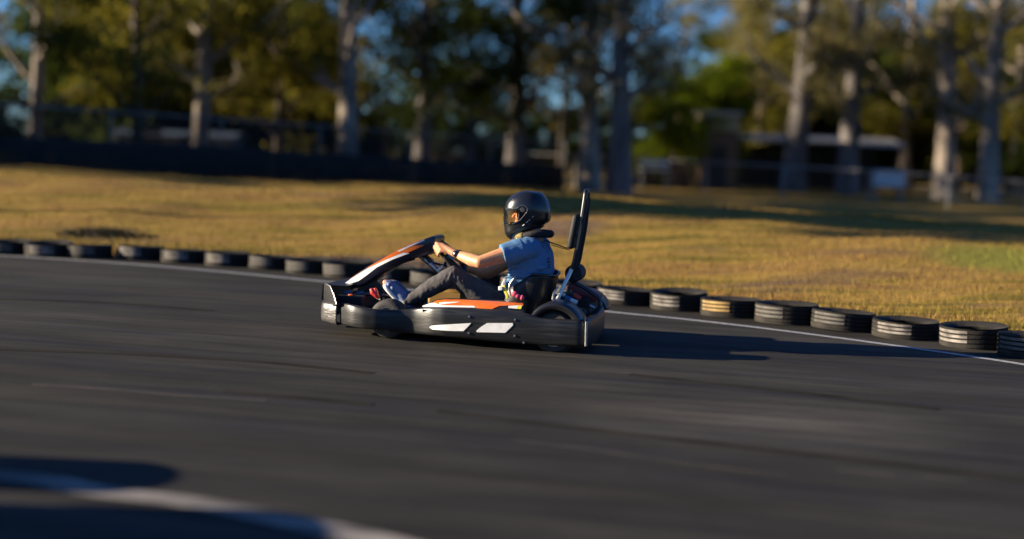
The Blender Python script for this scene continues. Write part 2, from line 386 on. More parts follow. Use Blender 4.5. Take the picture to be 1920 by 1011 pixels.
# grass blades standing on the bank: one mass nobody could count
rng = np.random.default_rng(4)
def blades(n, xr, yr, smin, smax, hmin, hmax, wd):
    X = rng.uniform(*xr, n); Y = rng.uniform(*yr, n); s, _ = sdist(X, Y); k = (s > smin) & (s < smax); X, Y = X[k], Y[k]; Z = hgt(X, Y)
    n = len(X); a = rng.uniform(0, 2*np.pi, n); h = rng.uniform(hmin, hmax, n); lean = rng.uniform(.1, .7, n)*h; la = rng.uniform(0, 2*np.pi, n)
    dx, dy = np.cos(a)*wd, np.sin(a)*wd
    P = np.stack([np.stack([X-dx, Y-dy, Z-.01], 1), np.stack([X+dx, Y+dy, Z-.01], 1), np.stack([X+np.cos(la)*lean, Y+np.sin(la)*lean, Z+h], 1)], 1)
    return P.reshape(-1, 3), np.arange(3*n).reshape(-1, 3)
M['blade'] = mat('grass_blade', (.36, .25, .055), .9, spec=.1, col2=(.20, .16, .03), vscale=1.4)
P1, T1 = blades(150000, (-9, 9), (8, 26), .55, 11, .015, .05, .0045)
P2, T2 = blades(30000, (-9, 9), (8, 18), .35, .9, .04, .12, .005)
o = link(bpy.data.objects.new('grass', fast_mesh('grass', np.concatenate([P1, P2]), np.concatenate([T1, T2+len(P1)]), M['ground'], False)))
tag(o, 'dry yellow grass blades growing over the bank behind the tyres', 'grass', kind='stuff')

# ------------------------------------------------------------------ tyres along the edge
M['tyre'] = mat('old_tyre', (.018, .017, .016), .85, spec=.2, bump=.5, bscale=30, col2=(.038, .033, .027), vscale=7)
M['tyrepaint'] = mat('faded_white_paint', (.27, .24, .21), .85, bump=.4, bscale=40, col2=(.05, .045, .04), vscale=11, detail=10)
M['tyregrey'] = mat('faded_grey_paint', (.13, .12, .105), .85, bump=.4, bscale=40, col2=(.05, .045, .04), vscale=9, detail=10)
M['tyreyellow'] = mat('faded_yellow_paint', (.42, .27, .09), .85, bump=.4, bscale=40, col2=(.16, .10, .04), vscale=9, detail=10)
RT = .25; HT = .15
prof = [(.17, .03), (.20, .008), (.25, 0), (RT-.014, .018)]
zz = .012
for k in range(4):
    prof += [(RT, zz+.004), (RT, zz+.025), (RT-.010, zz+.027), (RT-.010, zz+.032)]; zz += .033
prof += [(RT-.014, HT-.018), (.25, HT), (.20, HT-.008), (.16, HT-.03), (.17, HT-.05), (.225, HT-.08), (.225, .08), (.17, .05)]
def make_tyre(paint):
    t = empty('tyre')
    MB().lathe(prof, 40, 'Z', closed=True).build('tread', M['tyre'], t, smooth=35)
    if paint:
        mb = MB()
        for k in (1, 2, 3):
            z0 = .015+.033*k; mb.lathe([(RT-.002, z0), (RT+.003, z0+.001), (RT+.003, z0+.020), (RT-.002, z0+.021)], 14, 'Z', a0=R(-122), a1=R(-58))
        mb.build('painted_band', M[paint], t, smooth=35)
    return t
protos = {k: make_tyre(k) for k in ('tyrepaint', 'tyregrey', 'tyreyellow')}
seg = np.concatenate([[0], np.cumsum(np.linalg.norm(np.diff(EC, axis=0), axis=1))])
def along(d): return np.array([np.interp(d, seg, EC[:, 0]), np.interp(d, seg, EC[:, 1])])
g0 = G(1155, 573); i0 = int(np.argmin(np.hypot(EC[:, 0]-g0.x, EC[:, 1]-g0.y))); d0 = seg[i0]
ords = ['', 'second ', 'third ', 'fourth ', 'fifth ', 'sixth ', 'seventh ', 'eighth ', 'ninth ', 'tenth ', 'eleventh ', 'twelfth ', 'thirteenth ', 'fourteenth ', 'fifteenth ', 'sixteenth ', 'seventeenth ', 'eighteenth ']
used = set(); random.seed(5)
for k in range(-18, 11):
    d = d0-.10+k*.525; p = along(d); q2 = along(d+.1); q1 = along(d-.1); tn = (q2-q1)/np.linalg.norm(q2-q1); nn = np.array([-tn[1], tn[0]])
    c = p+nn*(RT+.0)
    if k == 2: kind = 'tyreyellow'
    elif k in (0, 1, 5, 6, -2, -3, -10): kind = 'tyrepaint'
    elif k in (3, -1, -6): kind = 'tyregrey'
    else: kind = random.choice(['tyregrey', 'tyregrey', 'tyrepaint'])
    t = protos[kind] if kind not in used else copy_tree(protos[kind]); used.add(kind)
    sq = random.uniform(.95, 1.04); t.scale = (sq, sq, random.uniform(.86, 1.02)); c = c+nn*random.uniform(-.02, .04)
    t.location = (c[0], c[1], .003); t.rotation_euler = (R(random.uniform(-3, 3)), R(random.uniform(-2, 2)), math.atan2(tn[1], tn[0])+R(random.uniform(-9, 9)))
    colr = {'tyreyellow': 'yellowish', 'tyrepaint': 'white', 'tyregrey': 'grimy grey'}[kind]
    if k >= 0: lab = f'{colr} painted old tyre, {ords[k] or "first "}in the edge row counting right from the kart tail'
    else: lab = f'{colr} painted old tyre, {ords[-k-1] or "first "}in the edge row counting left from the kart tail'
    tag(t, lab, 'tyre', 'old tyres laid flat along the track edge')

# dark weeds behind the left tyres
M['weed'] = mat('dark_weed', (.055, .055, .018), .9, col2=(.05, .04, .02), vscale=6)
def weed(px, py, rad, h, n, lab):
    c = G(px, py, .1); base = Vector((c.x, c.y, 0)); base.z = hz(base.x, base.y)-.02; mb = MB(); rd = random.Random(int(px))
    for i in range(n):
        a = rd.uniform(0, 6.28); r = rad*rd.random()**.6; x = math.cos(a)*r*1.5; y = math.sin(a)*r*.5; hh = h*rd.uniform(.5, 1)*(1-.5*r/rad); l = rd.uniform(0, 6.28); wv = .012
        mb.add([(x-wv, y, 0), (x+wv, y, 0), (x+math.cos(l)*.06+wv*.6, y+math.sin(l)*.06, hh*.6), (x+math.cos(l)*.13, y+math.sin(l)*.1, hh)], [(0, 1, 2), (0, 2, 3)])
    o = mb.build('weed_clump', M['weed'], weld=False); o.location = base; tag(o, lab, 'weeds', 'weed clumps behind the tyres')
weed(205, 452, .40, .20, 260, 'tall dark clump of weeds behind the tyres at the left')

exec_kart = True
# ================================================================== KART
kart = empty('go_kart', KO, KA)
tag(kart, 'black rental go-kart with orange and white side pod and tall roll hoop', 'go-kart')
def Kp(lst, yl): return [(K(a, b, yl).x, K(a, b, yl).z) for a, b in lst]
# ---- near side bumper
side = [  # px, top, bottom, local y
    (638, 569, 609, -.47), (646, 569, 611, -.53), (660, 572, 614, -.585), (680, 577, 617, -.61), (705, 580.5, 620, -.605), (730, 581.5, 622.5, -.575),
    (752, 581, 625, -.545), (775, 579, 627, -.545), (792, 577, 628.5, -.575), (808, 577, 630, -.615), (830, 577.5, 632, -.64), (880, 579, 637, -.645), (940, 582, 643, -.645),
    (975, 585, 645.5, -.645), (1000, 592, 647, -.645), (1016, 597, 648, -.645), (1050, 599, 650, -.645), (1088, 600, 652, -.64), (1096, 600, 652, -.62)]
sx = [a[0] for a in side]
def scol(px):
    tp = np.interp(px, sx, [a[1] for a in side]); bt = np.interp(px, sx, [a[2] for a in side]); y = np.interp(px, sx, [a[3] for a in side]); return tp, bt, y
cols = []
xs = np.linspace(638, 1096, 150)
Ys = np.array([scol(x)[2] for x in xs]); Tp = np.array([scol(x)[0] for x in xs]); Bt = np.array([scol(x)[1] for x in xs])
ker = np.hanning(9); ker /= ker.sum()
def smooth1(a):
    p = np.pad(a, 4, mode='edge'); return np.convolve(p, ker, 'valid')
Ys, Tp, Bt = smooth1(Ys), smooth1(Tp), smooth1(Bt)
def bump_section(P, Q, inward):
    """P top point, Q bottom point, inward unit vector -> rolled plastic section"""
    H = P.z-Q.z; f = lambda t: Q+(P-Q)*t
    return [f(1)+inward*.075+Vector((0, 0, -.012)), f(1)+inward*.03+Vector((0, 0, -.001)), f(1)+inward*.010, f(.955)+inward*.002, f(.9), f(.78)-inward*.004, f(.62)-inward*.005, f(.5)-inward*.0045, f(.36)-inward*.005, f(.2)-inward*.004, f(.12)-inward*.002, f(.06), f(.02)+inward*.008, f(0)+inward*.025, f(0)+inward*.07+Vector((0, 0, .006))]
yin = Vector((0, 1, 0))
rows = []
for x, tp, bt, y in zip(xs, Tp, Bt, Ys): rows.append(bump_section(K(x, tp, y), K(x, bt, y), yin))
MB().grid(rows).build('side_bumper', M['scuffed'], kart, smooth=50, solid=.004)
sideX = [ (r[4].x+0) for r in rows]; sideY = list(Ys)
def nearY(X): return float(np.interp(X, sideX, sideY))
# mirrored far one
MB().grid([[Vector((v.x, -v.y, v.z)) for v in r] for r in rows[:int(len(rows)*.88)]]).build('side_bumper', M['plastic'], kart, smooth=50, solid=-.004)
# white panels on the near bumper
def decal(poly, yfun, off, m, name, parent=kart, th=.003, sub=6):
    """a sticker laid on a curved face: cut into small cells so that it follows the surface"""
    bm = bmesh.new(); vs = [bm.verts.new((p[0], p[1], 0)) for p in poly]; bm.faces.new(vs)
    x0, x1 = min(p[0] for p in poly), max(p[0] for p in poly); y0, y1 = min(p[1] for p in poly), max(p[1] for p in poly)
    for k in range(1, int((x1-x0)/3)+1):
        bmesh.ops.bisect_plane(bm, geom=bm.verts[:]+bm.edges[:]+bm.faces[:], plane_co=(x0+3*k, 0, 0), plane_no=(1, 0, 0))
    for k in range(1, int((y1-y0)/3)+1):
        bmesh.ops.bisect_plane(bm, geom=bm.verts[:]+bm.edges[:]+bm.faces[:], plane_co=(0, y0+3*k, 0), plane_no=(0, 1, 0))
    for v in bm.verts:
        v.co = K(v.co.x, v.co.y, yfun(v.co.x, v.co.y)-off)
    bmesh.ops.recalc_face_normals(bm, faces=bm.faces)
    if sum(f.normal.y*f.calc_area() for f in bm.faces) > 0: bmesh.ops.reverse_faces(bm, faces=bm.faces)
    ring_e = [e for e in bm.edges if len(e.link_faces) == 1]; ret = bmesh.ops.extrude_edge_only(bm, edges=ring_e)
    for v in [g for g in ret['geom'] if isinstance(g, bmesh.types.BMVert)]: v.co.y += th+off
    me = bpy.data.meshes.new(name); bm.to_mesh(me); bm.free(); me.materials.append(m)
    o = bpy.data.objects.new(name, me); link(o, parent)
    return o
def y_side(px, py):
    return float(np.interp(px, xs, Ys))
decal([(804.9, 614), (808, 611.3), (820, 609.8), (850, 608), (883.2, 606.1), (877, 613), (869, 621), (840, 620.5), (811, 618)], y_side, .009, M['white'], 'side_panel')
decal([(892.7, 620.5), (902, 613), (912.9, 606.1), (961.6, 606.1), (961.6, 610.4), (947.3, 624.1), (894, 623)], y_side, .009, M['white'], 'side_panel')
decal([(1017, 624), (1030, 619.5), (1042, 619), (1048, 621.5), (1045, 626), (1030, 627)], y_side, .002, M['matte'], 'slot')
decal([(1041, 620), (1048, 621.5), (1045, 626), (1040, 626)], y_side, .005, M['plastic'], 'slot_rim')
for (a, b) in [(880, 594), (966, 600), (879, 625), (965, 630), (982, 643)]:
    p = K(a, b, y_side(a, b)-.006); MB().lathe([(0, -.006), (.007, -.005), (.009, 0), (.009, .01)], 12, 'Y', p).build('screw', M['metal'], kart, smooth=40)
# ---- rear bumper wraps round the tail
def bumper_path(plan, tops, bots, name, m, nseg=8):
    Cp = catmull(plan, nseg); n = len(Cp); tz = np.interp(np.linspace(0, 1, n), np.linspace(0, 1, len(tops)), tops); bz = np.interp(np.linspace(0, 1, n), np.linspace(0, 1, len(bots)), bots); rows = []
    for i in range(n):
        t = Cp[min(i+1, n-1)]-Cp[max(i-1, 0)]; t = t/np.linalg.norm(t); inn = Vector((-t[1], t[0], 0))
        rows.append(bump_section(Vector((Cp[i][0], Cp[i][1], tz[i])), Vector((Cp[i][0], Cp[i][1], bz[i])), inn))
    return MB().grid(rows).build(name, m, kart, smooth=50, solid=.004)
ra = K(1099, 600, -.62); rb = K(1099, 653, -.62)
XR = ra.x
bumper_path([(XR, -.625), (XR+.014, -.60), (XR+.024, -.50), (XR+.022, -.3), (XR+.005, 0), (XR-.02, .25), (XR-.07, .42), (XR-.14, .52), (XR-.24, .60)],
            [ra.z, ra.z+.004, ra.z, ra.z-.01, ra.z-.01, ra.z-.01, ra.z, ra.z, ra.z], [rb.z]*9, 'rear_bumper', M['plastic'])
p0 = K(1099.5, 603, -.645); p1 = K(1098.5, 649, -.645)
MB().tube([p0, p1], .009, 10).build('seam_highlight', M['metal'], kart, smooth=40)  # bright metal tube standing for the lit highlight down the corner seam
# ---- front bumper with raised nose flange
na = K(638, 569, -.45); nb = K(634, 609, -.45); XF = K(611, 575, -.28).x
plan = [(na.x-.005, .50), (XF+.03, .44), (XF, .30), (XF-.02, 0), (XF, -.30), (XF+.03, -.42), (na.x-.005, -.50)]
bumper_path(plan, [na.z]*7, [nb.z, nb.z+.005, nb.z+.03, nb.z+.03, nb.z+.03, nb.z+.01, nb.z], 'front_bumper', M['scraped'])
fl = [(607.5, 532.5), (613, 531.5), (628, 535), (640, 551), (647, 565.5), (646, 568), (637, 571), (606, 568)]
for sg in (1, -1):
    mb = MB(); a = [K(x, y, -.36) for x, y in fl]
    tilt = [Vector((v.x, sg*(-.36-.17*((v.x-a[0].x)/.16)), v.z)) for v in a]
    n = len(a); mb.add(tilt+[v+Vector((0, sg*.006, 0)) for v in tilt], [tuple(range(n)), tuple(range(2*n-1, n-1, -1))]+[(i, (i+1) % n, n+(i+1) % n, n+i) for i in range(n)])
    mb.build('nose_flange', M['plastic'], kart, bevel=.002)
# bright edge of the flange
e = [K(x, y, -.36) for x, y in [(613, 531.5), (628, 535), (640, 551), (647, 565.5)]]
MB().tube([Vector((v.x, -.362-.17*((v.x-a[0].x)/.16), v.z)) for v in e], .004, 8).build('flange_trim', M['metal'], kart, smooth=40)
mb = MB(); q1 = K(607, 533, -.32); q2 = K(628, 536, -.32)
mb.add([Vector((XF-.01, -.33, q1.z)), Vector((XF+.16, -.30, q1.z-.005)), Vector((XF+.16, .30, q1.z-.005)), Vector((XF-.01, .33, q1.z)), Vector((XF-.02, .33, na.z)), Vector((XF-.02, -.33, na.z))], [(0, 1, 2, 3), (0, 3, 4, 5)])
mb.build('nose_panel', M['plastic'], kart, solid=.006)
def blob(px, py, yl, s, m, name, bev=.004):
    MB().box(K(px, py, yl), s).build(name, m, kart, bevel=bev)
decal([(611, 556), (617, 553), (624, 553.5), (624, 557), (617, 559), (612, 559)], lambda x, y: -.36-.17*((K(x, y, -.36).x-a[0].x)/.16), .008, M['orange'], 'flange_mark')
decal([(610, 547), (614, 546), (617, 549), (613, 552)], lambda x, y: -.36-.17*((K(x, y, -.36).x-a[0].x)/.16), .008, M['matte'], 'flange_hole')
# pedals, bolts and bits behind the nose
blob(657.5, 554.5, -.30, (.030, .03, .022), M['orange'], 'pedal_spring')
MB().tube([K(659, 558, -.30), K(661, 580, -.30)], .013, 10).build('pedal_post', M['black'], kart, smooth=40)
decal([(642, 547), (655, 544), (662, 548), (650, 552)], lambda x, y: -.26, 0, M['blue'], 'cable_cover')
decal([(668, 547), (682, 545), (681, 549), (672, 552)], lambda x, y: -.24, 0, M['blue'], 'cable_cover')
MB().tube([K(640, 556, -.24), K(690, 552, -.24), K(735, 556, -.24)], .012, 10).build('brake_rod', M['black'], kart, smooth=40)
mb = MB(); mb.tube([K(696, 541, -.27), K(699, 548, -.27), K(706, 554, -.27), K(711, 560, -.27)], [.014, .022, .020, .010], 10); mb.tube([K(703, 540, -.27), K(706, 549, -.27)], [.010, .016], 8)
mb.organic('brake_pedal', M['red'], kart, voxel=.004, smooth=3)
MB().tube([K(703, 556, -.25), K(713, 562, -.25)], .008, 8).build('pedal_lever', M['chrome'], kart, smooth=40)
# master block, dark mass behind the nose
MB().box(K(672, 562, -.15), (.20, .40, .09)).build('front_frame_box', M['matte'], kart, bevel=.01)

# ---- front fairing (steering shroud)
z2 = lambda l: [(590+x/4.814, 430+y/4.814) for x, y in l]
outl = z2([(232, 512), (330, 435), (470, 345), (590, 275), (720, 205), (850, 145), (985, 90), (1030, 72), (1066, 62), (1080, 75), (1089, 105), (1078, 160), (1066, 208), (1000, 235), (930, 258), (880, 262), (790, 290), (680, 345), (600, 400), (520, 455), (440, 498), (400, 512), (300, 522)])
FY = -.13
def fair_rows():
    top = z2([(232, 512), (330, 435), (470, 345), (590, 275), (720, 205), (850, 145), (985, 90), (1066, 62), (1086, 85)])
    bot = z2([(236, 522), (400, 514), (520, 455), (620, 385), (700, 330), (800, 288), (900, 262), (1000, 236), (1068, 205)])
    T = catmull(top, 5); B = catmull(bot, 5); rows = []
    for i, (t, b) in enumerate(zip(T, B)):
        u = i/(len(T)-1); hw = .115+.05*math.sin(min(1, u*1.1)*math.pi)+.015*u
        tp = K(t[0], t[1], FY); bp_ = K(b[0], b[1], FY); row = []
        row.append(Vector((bp_.x, 0, bp_.z+.005)))
        prof2 = [(-.80, 0.0), (-.97, .03), (-1.0, .12), (-1.0, .5), (-.99, .88), (-.94, .97), (-.82, 1.0), (-.5, 1.01), (0, 1.02)]
        half = [Vector((bp_.x+(tp.x-bp_.x)*v, a*-FY*(hw/.13), bp_.z+(tp.z-bp_.z)*v)) for a, v in prof2]
        full = half+[Vector((p.x, -p.y, p.z)) for p in reversed(half[:-1])]
        rows.append(full)
    return rows
fr = fair_rows()
mb = MB().grid([r+[r[0]] for r in fr]); n = len(fr[0]); mb.add(fr[0], [tuple(range(n))]); mb.add(fr[-1], [tuple(range(n))])
mb.build('front_fairing', M['navy'], kart, smooth=45)
def y_fair(px, py):
    X = K(px, py, FY).x; xs_ = [r[3].x for r in fr]; ys_ = [r[3].y for r in fr]
    return float(np.interp(X, xs_, ys_))
decal(z2([(252, 503), (330, 445), (480, 352), (640, 275), (800, 212), (856, 216), (700, 275), (560, 345), (470, 415), (400, 465), (330, 488)]), y_fair, .004, M['white'], 'fairing_stripe', sub=8)
decal(z2([(470, 349), (620, 262), (770, 175), (880, 150), (975, 141), (985, 148), (900, 185), (835, 213), (800, 210), (640, 272), (500, 342)]), y_fair, .0045, M['orange'], 'fairing_stripe', sub=8)
decal(z2([(745, 197), (860, 143), (985, 92), (992, 103), (880, 148), (765, 203)]), lambda x, y: y_fair(x, y), .005, M['white'], 'fairing_stripe', sub=8)
# top face stripes seen from the front
for m_, w0, w1, nm in [('orange', -.6, .6, 'fairing_stripe'), ]:
    g = []
    for r in fr[2:-12]:
        c = r[8]; g.append([Vector((c.x-.002, c.y+w*.13, c.z+.004-.001*abs(w))) for w in np.linspace(w0, w1, 5)])
    MB().grid(g).build(nm, M[m_], kart, solid=.002)
# black under tube of the fairing
MB().tube([K(a_, b_, -.10) for a_, b_ in z2([(330, 520), (450, 490), (560, 420), (690, 335), (800, 285), (900, 255)])], .018, 10).build('fairing_tube', M['black'], kart, smooth=40)

# ---- steering
MB().tube([K(772, 475, -.04), K(796, 486, -.03)], .010, 8).build('fairing_bracket', M['metal'], kart, smooth=40)
MB().tube([K(794, 484, -.02), K(824, 511, -.01)], .019, 12).build('column_support', M['metal'], kart, smooth=40)
MB().box(K(800, 486, 0), (.09, .07, .045), Matrix.Rotation(R(35), 3, 'Y')).build('support_clamp', M['black'], kart, bevel=.008)
MB().tube([K(803, 484, 0), K(812, 493, 0), K(838, 500, 0)], .009, 8).build('wiring', M['black'], kart, smooth=40)
WC = K(845, 481, 0); wn = Vector((.72, 0, .69)).normalized(); wu = Vector((-wn.z, 0, wn.x)); wl = Vector((0, 1, 0)); WR = .150
def rim(a): return WC+wu*(WR*math.cos(a))*.98+wl*(WR*math.sin(a))
mb = MB(); mb.tube([rim(R(k*9)) for k in range(41)], .0145, 12, caps=False); mb.build('steering_wheel', M['matte'], kart, smooth=60)
mb = MB()
for a_ in (R(90), R(-90), R(180)): mb.tube([WC-wn*.02, rim(a_)], [.014, .010], 8)
mb.lathe([(0, -.015), (.035, -.015), (.035, .012), (0, .015)], 16, 'Z'); 
mb2 = MB(); rot = wn.to_track_quat('Z', 'Y').to_matrix()
for a_ in (R(90), R(-90), R(180)): mb2.tube([WC-wn*.02, rim(a_)], [.014, .010], 8)
mb2.add([WC-wn*.015+rot @ v for v in MB().lathe([(0, -.02), (.035, -.02), (.035, .012), (0, .015)], 16, 'Z').v], MB().lathe([(0, -.02), (.035, -.02), (.035, .012), (0, .015)], 16, 'Z').f)
mb2.build('wheel_spokes', M['black'], kart, smooth=40)
MB().tube([WC-wn*.02, K(800, 548, 0), K(780, 590, 0)], .011, 10).build('steering_column', M['black'], kart, smooth=40)
MB().tube([K(822, 507, -.03), K(831, 499, -.03)], .013, 10).build('column_bush', M['chrome'], kart, smooth=40)

# ---- floor and chassis
fz = K(800, 628, -.55).z
MB().box((-.12, 0, .045), (1.35, .74, .008)).build('floor_tray', M['black'], kart, bevel=.003)
for sg in (-1, 1):
    MB().tube([(-.78, sg*.28, .07), (-.4, sg*.33, .065), (.2, sg*.33, .065), (.85, sg*.33, .09)], .016, 10).build('chassis_rail', M['black'], kart, smooth=40)
    MB().tube([(-.30, sg*.34, .08), (-.26, sg*.50, .12), (.34, sg*.54, .12), (.38, sg*.34, .08)], .012, 10).build('pod_bar', M['black'], kart, smooth=40)
MB().tube([(.62, -.52, .14), (.62, .52, .14)], .02, 12).build('rear_axle', M['metal'], kart, smooth=40)
MB().box(K(842, 556, 0), (.26, .22, .12)).build('fuel_tank', M['tank'], kart, bevel=.02)

# ---- wheels
def wheel(cx, cy, cz, r, wd, nm='wheel'):
    h = wd/2
    pf = [(r*.46, -h*.85), (r*.60, -h), (r*.82, -h), (r*.95, -h*.82), (r, -h*.5), (r, h*.5), (r*.95, h*.82), (r*.82, h), (r*.60, h), (r*.46, h*.85)]
    t = MB().lathe(pf, 40, 'Y', (cx, cy, cz), closed=True).build('wheel', M['rubber'], kart, smooth=40)
    rimp = [(0, -h*.55), (r*.2, -h*.6), (r*.25, -h*.35), (r*.50, -h*.4), (r*.58, -h*1.02), (r*.62, -h*1.02), (r*.60, -h*.5), (r*.60, h*.98), (r*.55, h*.9), (r*.4, 0), (0, 0)]
    MB().lathe(rimp, 32, 'Y', (cx, cy, cz)).build('rim', M['metal'], t, smooth=40)
fwz = K(727, 562, -.52).z; fwx = K(727, 562, -.52).x; FR = .135
wheel(fwx, -.46, fwz-FR, FR, .13); wheel(fwx, .46, fwz-FR, FR, .13)
rwx = K(1042, 580.5, -.55).x; rwz = K(1042, 580.5, -.55).z; RR = .15
wheel(rwx, -.50, rwz-RR, RR, .20); wheel(rwx, .50, rwz-RR, RR, .20)
# mudguards
for sg in (-1, 1):
    c = Vector((rwx+.01, sg*.50, rwz-RR)); rows = []
    for k in range(25):
        a_ = R(18+k*(146)/24); rr = RR+.052
        rows.append([c+Vector((math.cos(a_)*(rr-d), sg*y, math.sin(a_)*(rr-d)*1.02)) for y, d in [(-.11, .03), (-.10, .006), (-.06, 0), (.05, 0), (.10, .006), (.115, .016), (.12, .05)]])
    MB().grid(rows).build('mudguard', M['black'], kart, smooth=45, solid=.005)

# ---- side pods: sloping tops with orange and white
z3 = lambda l: [(780+x/4.2135, 430+y/4.2135) for x, y in l]
ptop = z3([(50, 606), (105, 583), (160, 562), (230, 553), (340, 554), (500, 560), (640, 568), (780, 578), (850, 586)])
pbot = z3([(50, 640), (150, 642), (300, 644), (400, 646), (500, 648), (600, 650), (700, 655), (780, 662), (850, 668)])
def y_pod(px, py):
    t = np.interp(px, [p[0] for p in ptop], [p[1] for p in ptop]); b = np.interp(px, [p[0] for p in pbot], [p[1] for p in pbot])
    u = np.clip((b-py)/(b-t), 0, 1); return float(-.60+.15*u**1.2)
for sg in (-1, 1):
    T = catmull(ptop, 4); B = catmull(pbot, 4); rows = []
    for t, b in zip(T, B):
        row = []
        for u in np.linspace(0, 1, 9):
            py = b[1]+(t[1]-b[1])*u; px = b[0]+(t[0]-b[0])*u; v = K(px, py, y_pod(px, py)); row.append(v)
        l = row[-1]; row += [l+Vector((0, .02, .003)), l+Vector((0, .06, .0)), l+Vector((0, .09, -.02)), Vector((l.x, l.y+.10, .05))]
        rows.append([Vector((v.x, v.y*-sg, v.z)) for v in row])
    mb = MB().grid(rows); mb.add(rows[-1], [tuple(range(len(rows[-1])))]); mb.add(rows[0], [tuple(range(len(rows[0])))])
    pod = mb.build('side_pod', M['plastic'], kart, smooth=45)
    if sg == -1: pass
decal(z3([(120, 585), (165, 563), (230, 555), (340, 556), (500, 562), (640, 570), (780, 580), (846, 587), (848, 602), (780, 601), (660, 605), (600, 630), (480, 624), (468, 612), (300, 604), (180, 604)]), y_pod, .007, M['orange'], 'pod_sticker', sub=10)
decal(z3([(50, 606), (115, 583), (150, 582), (200, 600), (320, 603), (455, 606), (472, 619), (260, 615), (52, 613)]), y_pod, .010, M['white'], 'pod_sticker', sub=10)
decal(z3([(180, 580), (240, 574), (350, 573), (300, 582), (230, 590), (190, 596)]), y_pod, .010, M['white'], 'pod_sticker', sub=6)
decal(z3([(728, 606), (800, 602), (838, 603), (795, 628), (730, 622)]), y_pod, .010, M['white'], 'pod_sticker', sub=6)
decal(z3([(800, 606), (838, 604), (828, 630), (796, 628)]), y_pod, .011, M['yellow'], 'pod_sticker', sub=6)

# ---- seat
z5 = lambda l: [(930+x/9.19, 500+y/9.19) for x, y in l]
sb = K(1043, 520, 0); hw = .215
def seat_pt(th, v):
    """th 0..pi round the U from near wing tip via back to far wing tip, v 0..1 up"""
    # wing top silhouette: front tip of wing and back
    zt_back = K(1040, 517, 0).z; zt_side = K(985, 514, -.22).z; z0 = .06
    c = math.cos(th); s_ = math.sin(th)
    xb = K(1043, 520, 0).x; xfr_t = K(956, 538, -.22).x
    ztop = zt_side*.99 if c > 0 else zt_side
    k = abs(c)
    zt = zt_back+(zt_side-zt_back)*k
    z = z0+(zt-z0)*v
    back = xb-.03*(1-v)-.10*(1-v)**2; front = xfr_t+.01-.10*(1-v)+.14*max(0, v-.72)/.28
    hwv = hw*(.80+.20*min(1, v*1.6))
    return back, front, hwv, z
rows = []
for i in range(33):
    u = i/32; row = []
    for j in range(17):
        v = j/16; back, front, hwv, z = seat_pt(math.pi*u, v); L_ = back-front
        # superellipse U: near wing (y<0) -> back -> far wing
        a_ = -math.pi/2+math.pi*u; cx, sy = max(0, math.cos(a_)), math.sin(a_)
        X = front+L_*cx**.45; Y = hwv*math.copysign(abs(sy)**.55, sy)
        row.append(Vector((X, Y, z)))
    rows.append(row)
MB().grid(rows).build('seat', M['shell'], kart, smooth=60, solid=.008)
MB().tube([r[-1] for r in rows], .009, 8).build('seat_rim', M['black'], kart, smooth=60)
MB().grid([[Vector((x, y, .062+.02*(abs(y)/.2)**2)) for y in np.linspace(-.18, .18, 7)] for x in np.linspace(rows[0][0].x-.08, sb.x-.12, 6)]).build('seat_base', M['shell'], kart, smooth=60, solid=.008)
p = K(955, 541, -.23)
MB().tube([K(966, 519, -.225), K(957, 532, -.228), K(954.5, 543, -.23), K(959, 555, -.23)], [.006, .009, .010, .006], 8).build('seat_edge', M['metal'], kart, smooth=60)

# ---- belts
def ribbon(pts, wd, m, name, nrm=Vector((0, 1, 0)), parent=kart, th=.004):
    pts = [Vector(p) for p in pts]; rows = []
    for i, p_ in enumerate(pts):
        t = (pts[min(i+1, len(pts)-1)]-pts[max(i-1, 0)]).normalized(); s_ = t.cross(nrm).normalized()
        rows.append([p_-s_*wd/2, p_+s_*wd/2])
    return MB().grid(rows).build(name, m, parent, solid=th, bevel=.001)
ribbon([K(a_, b_, -.262) for a_, b_ in z5([(125, 330), (155, 410), (185, 480), (208, 545)])], .022, M['yellow'], 'belt_label')
ribbon([K(a_, b_, -.258) for a_, b_ in z5([(85, 385), (110, 330), (135, 270), (160, 220)])], .020, M['sock'], 'lap_belt')
MB().box(K(938.5, 541, -.262), (.03, .012, .03)).build('belt_buckle', M['white'], kart, bevel=.005)
mb = MB(); mb.sphere(K(965, 551.5, -.262), (.026, .016, .020)).sphere(K(971, 555, -.262), (.020, .016, .018)).sphere(K(979, 558, -.262), (.018, .014, .020))
mb.organic('belt_anchor', M['pink'], kart, voxel=.004, smooth=3)

# ---- roll hoop with headrest
z4 = lambda l: [(900+x/4.596, 340+y/4.596) for x, y in l]
hp = z4([(664, 1028), (680, 992), (740, 862), (780, 778), (812, 700), (838, 570), (866, 420), (884, 290), (900, 180), (912, 95), (917, 84)])
zmax = K(*hp[-1], 0).z; L1 = []
for i, (a_, b_) in enumerate(hp):
    u = i/(len(hp)-1); half = (.22-.15*min(1, u/.30)) if u < .55 else .07*math.sqrt(max(0, 1-((u-.55)/.45)**2))
    c = K(a_, b_, -half); L1.append((c, half))
cv = catmull([(c.x, c.z, h) for c, h in L1], 6)
near = [Vector((c[0], -max(c[2], 0), c[1])) for c in cv]; farr = [Vector((c[0], max(c[2], 0), c[1])) for c in reversed(cv[:-1])]
loop = near+farr; nn_ = len(cv); low = int(nn_*.34)
MB().tube(loop[:low+1], .0145, 12).build('hoop_leg', M['chrome'], kart, smooth=50)
MB().tube(loop[-low-1:], .0145, 12).build('hoop_leg', M['chrome'], kart, smooth=50)
MB().tube(loop[low:len(loop)-low], .0165, 12).build('roll_hoop', M['black'], kart, smooth=50)
sidepads = [l for l in loop[low:int(nn_*.85)]]
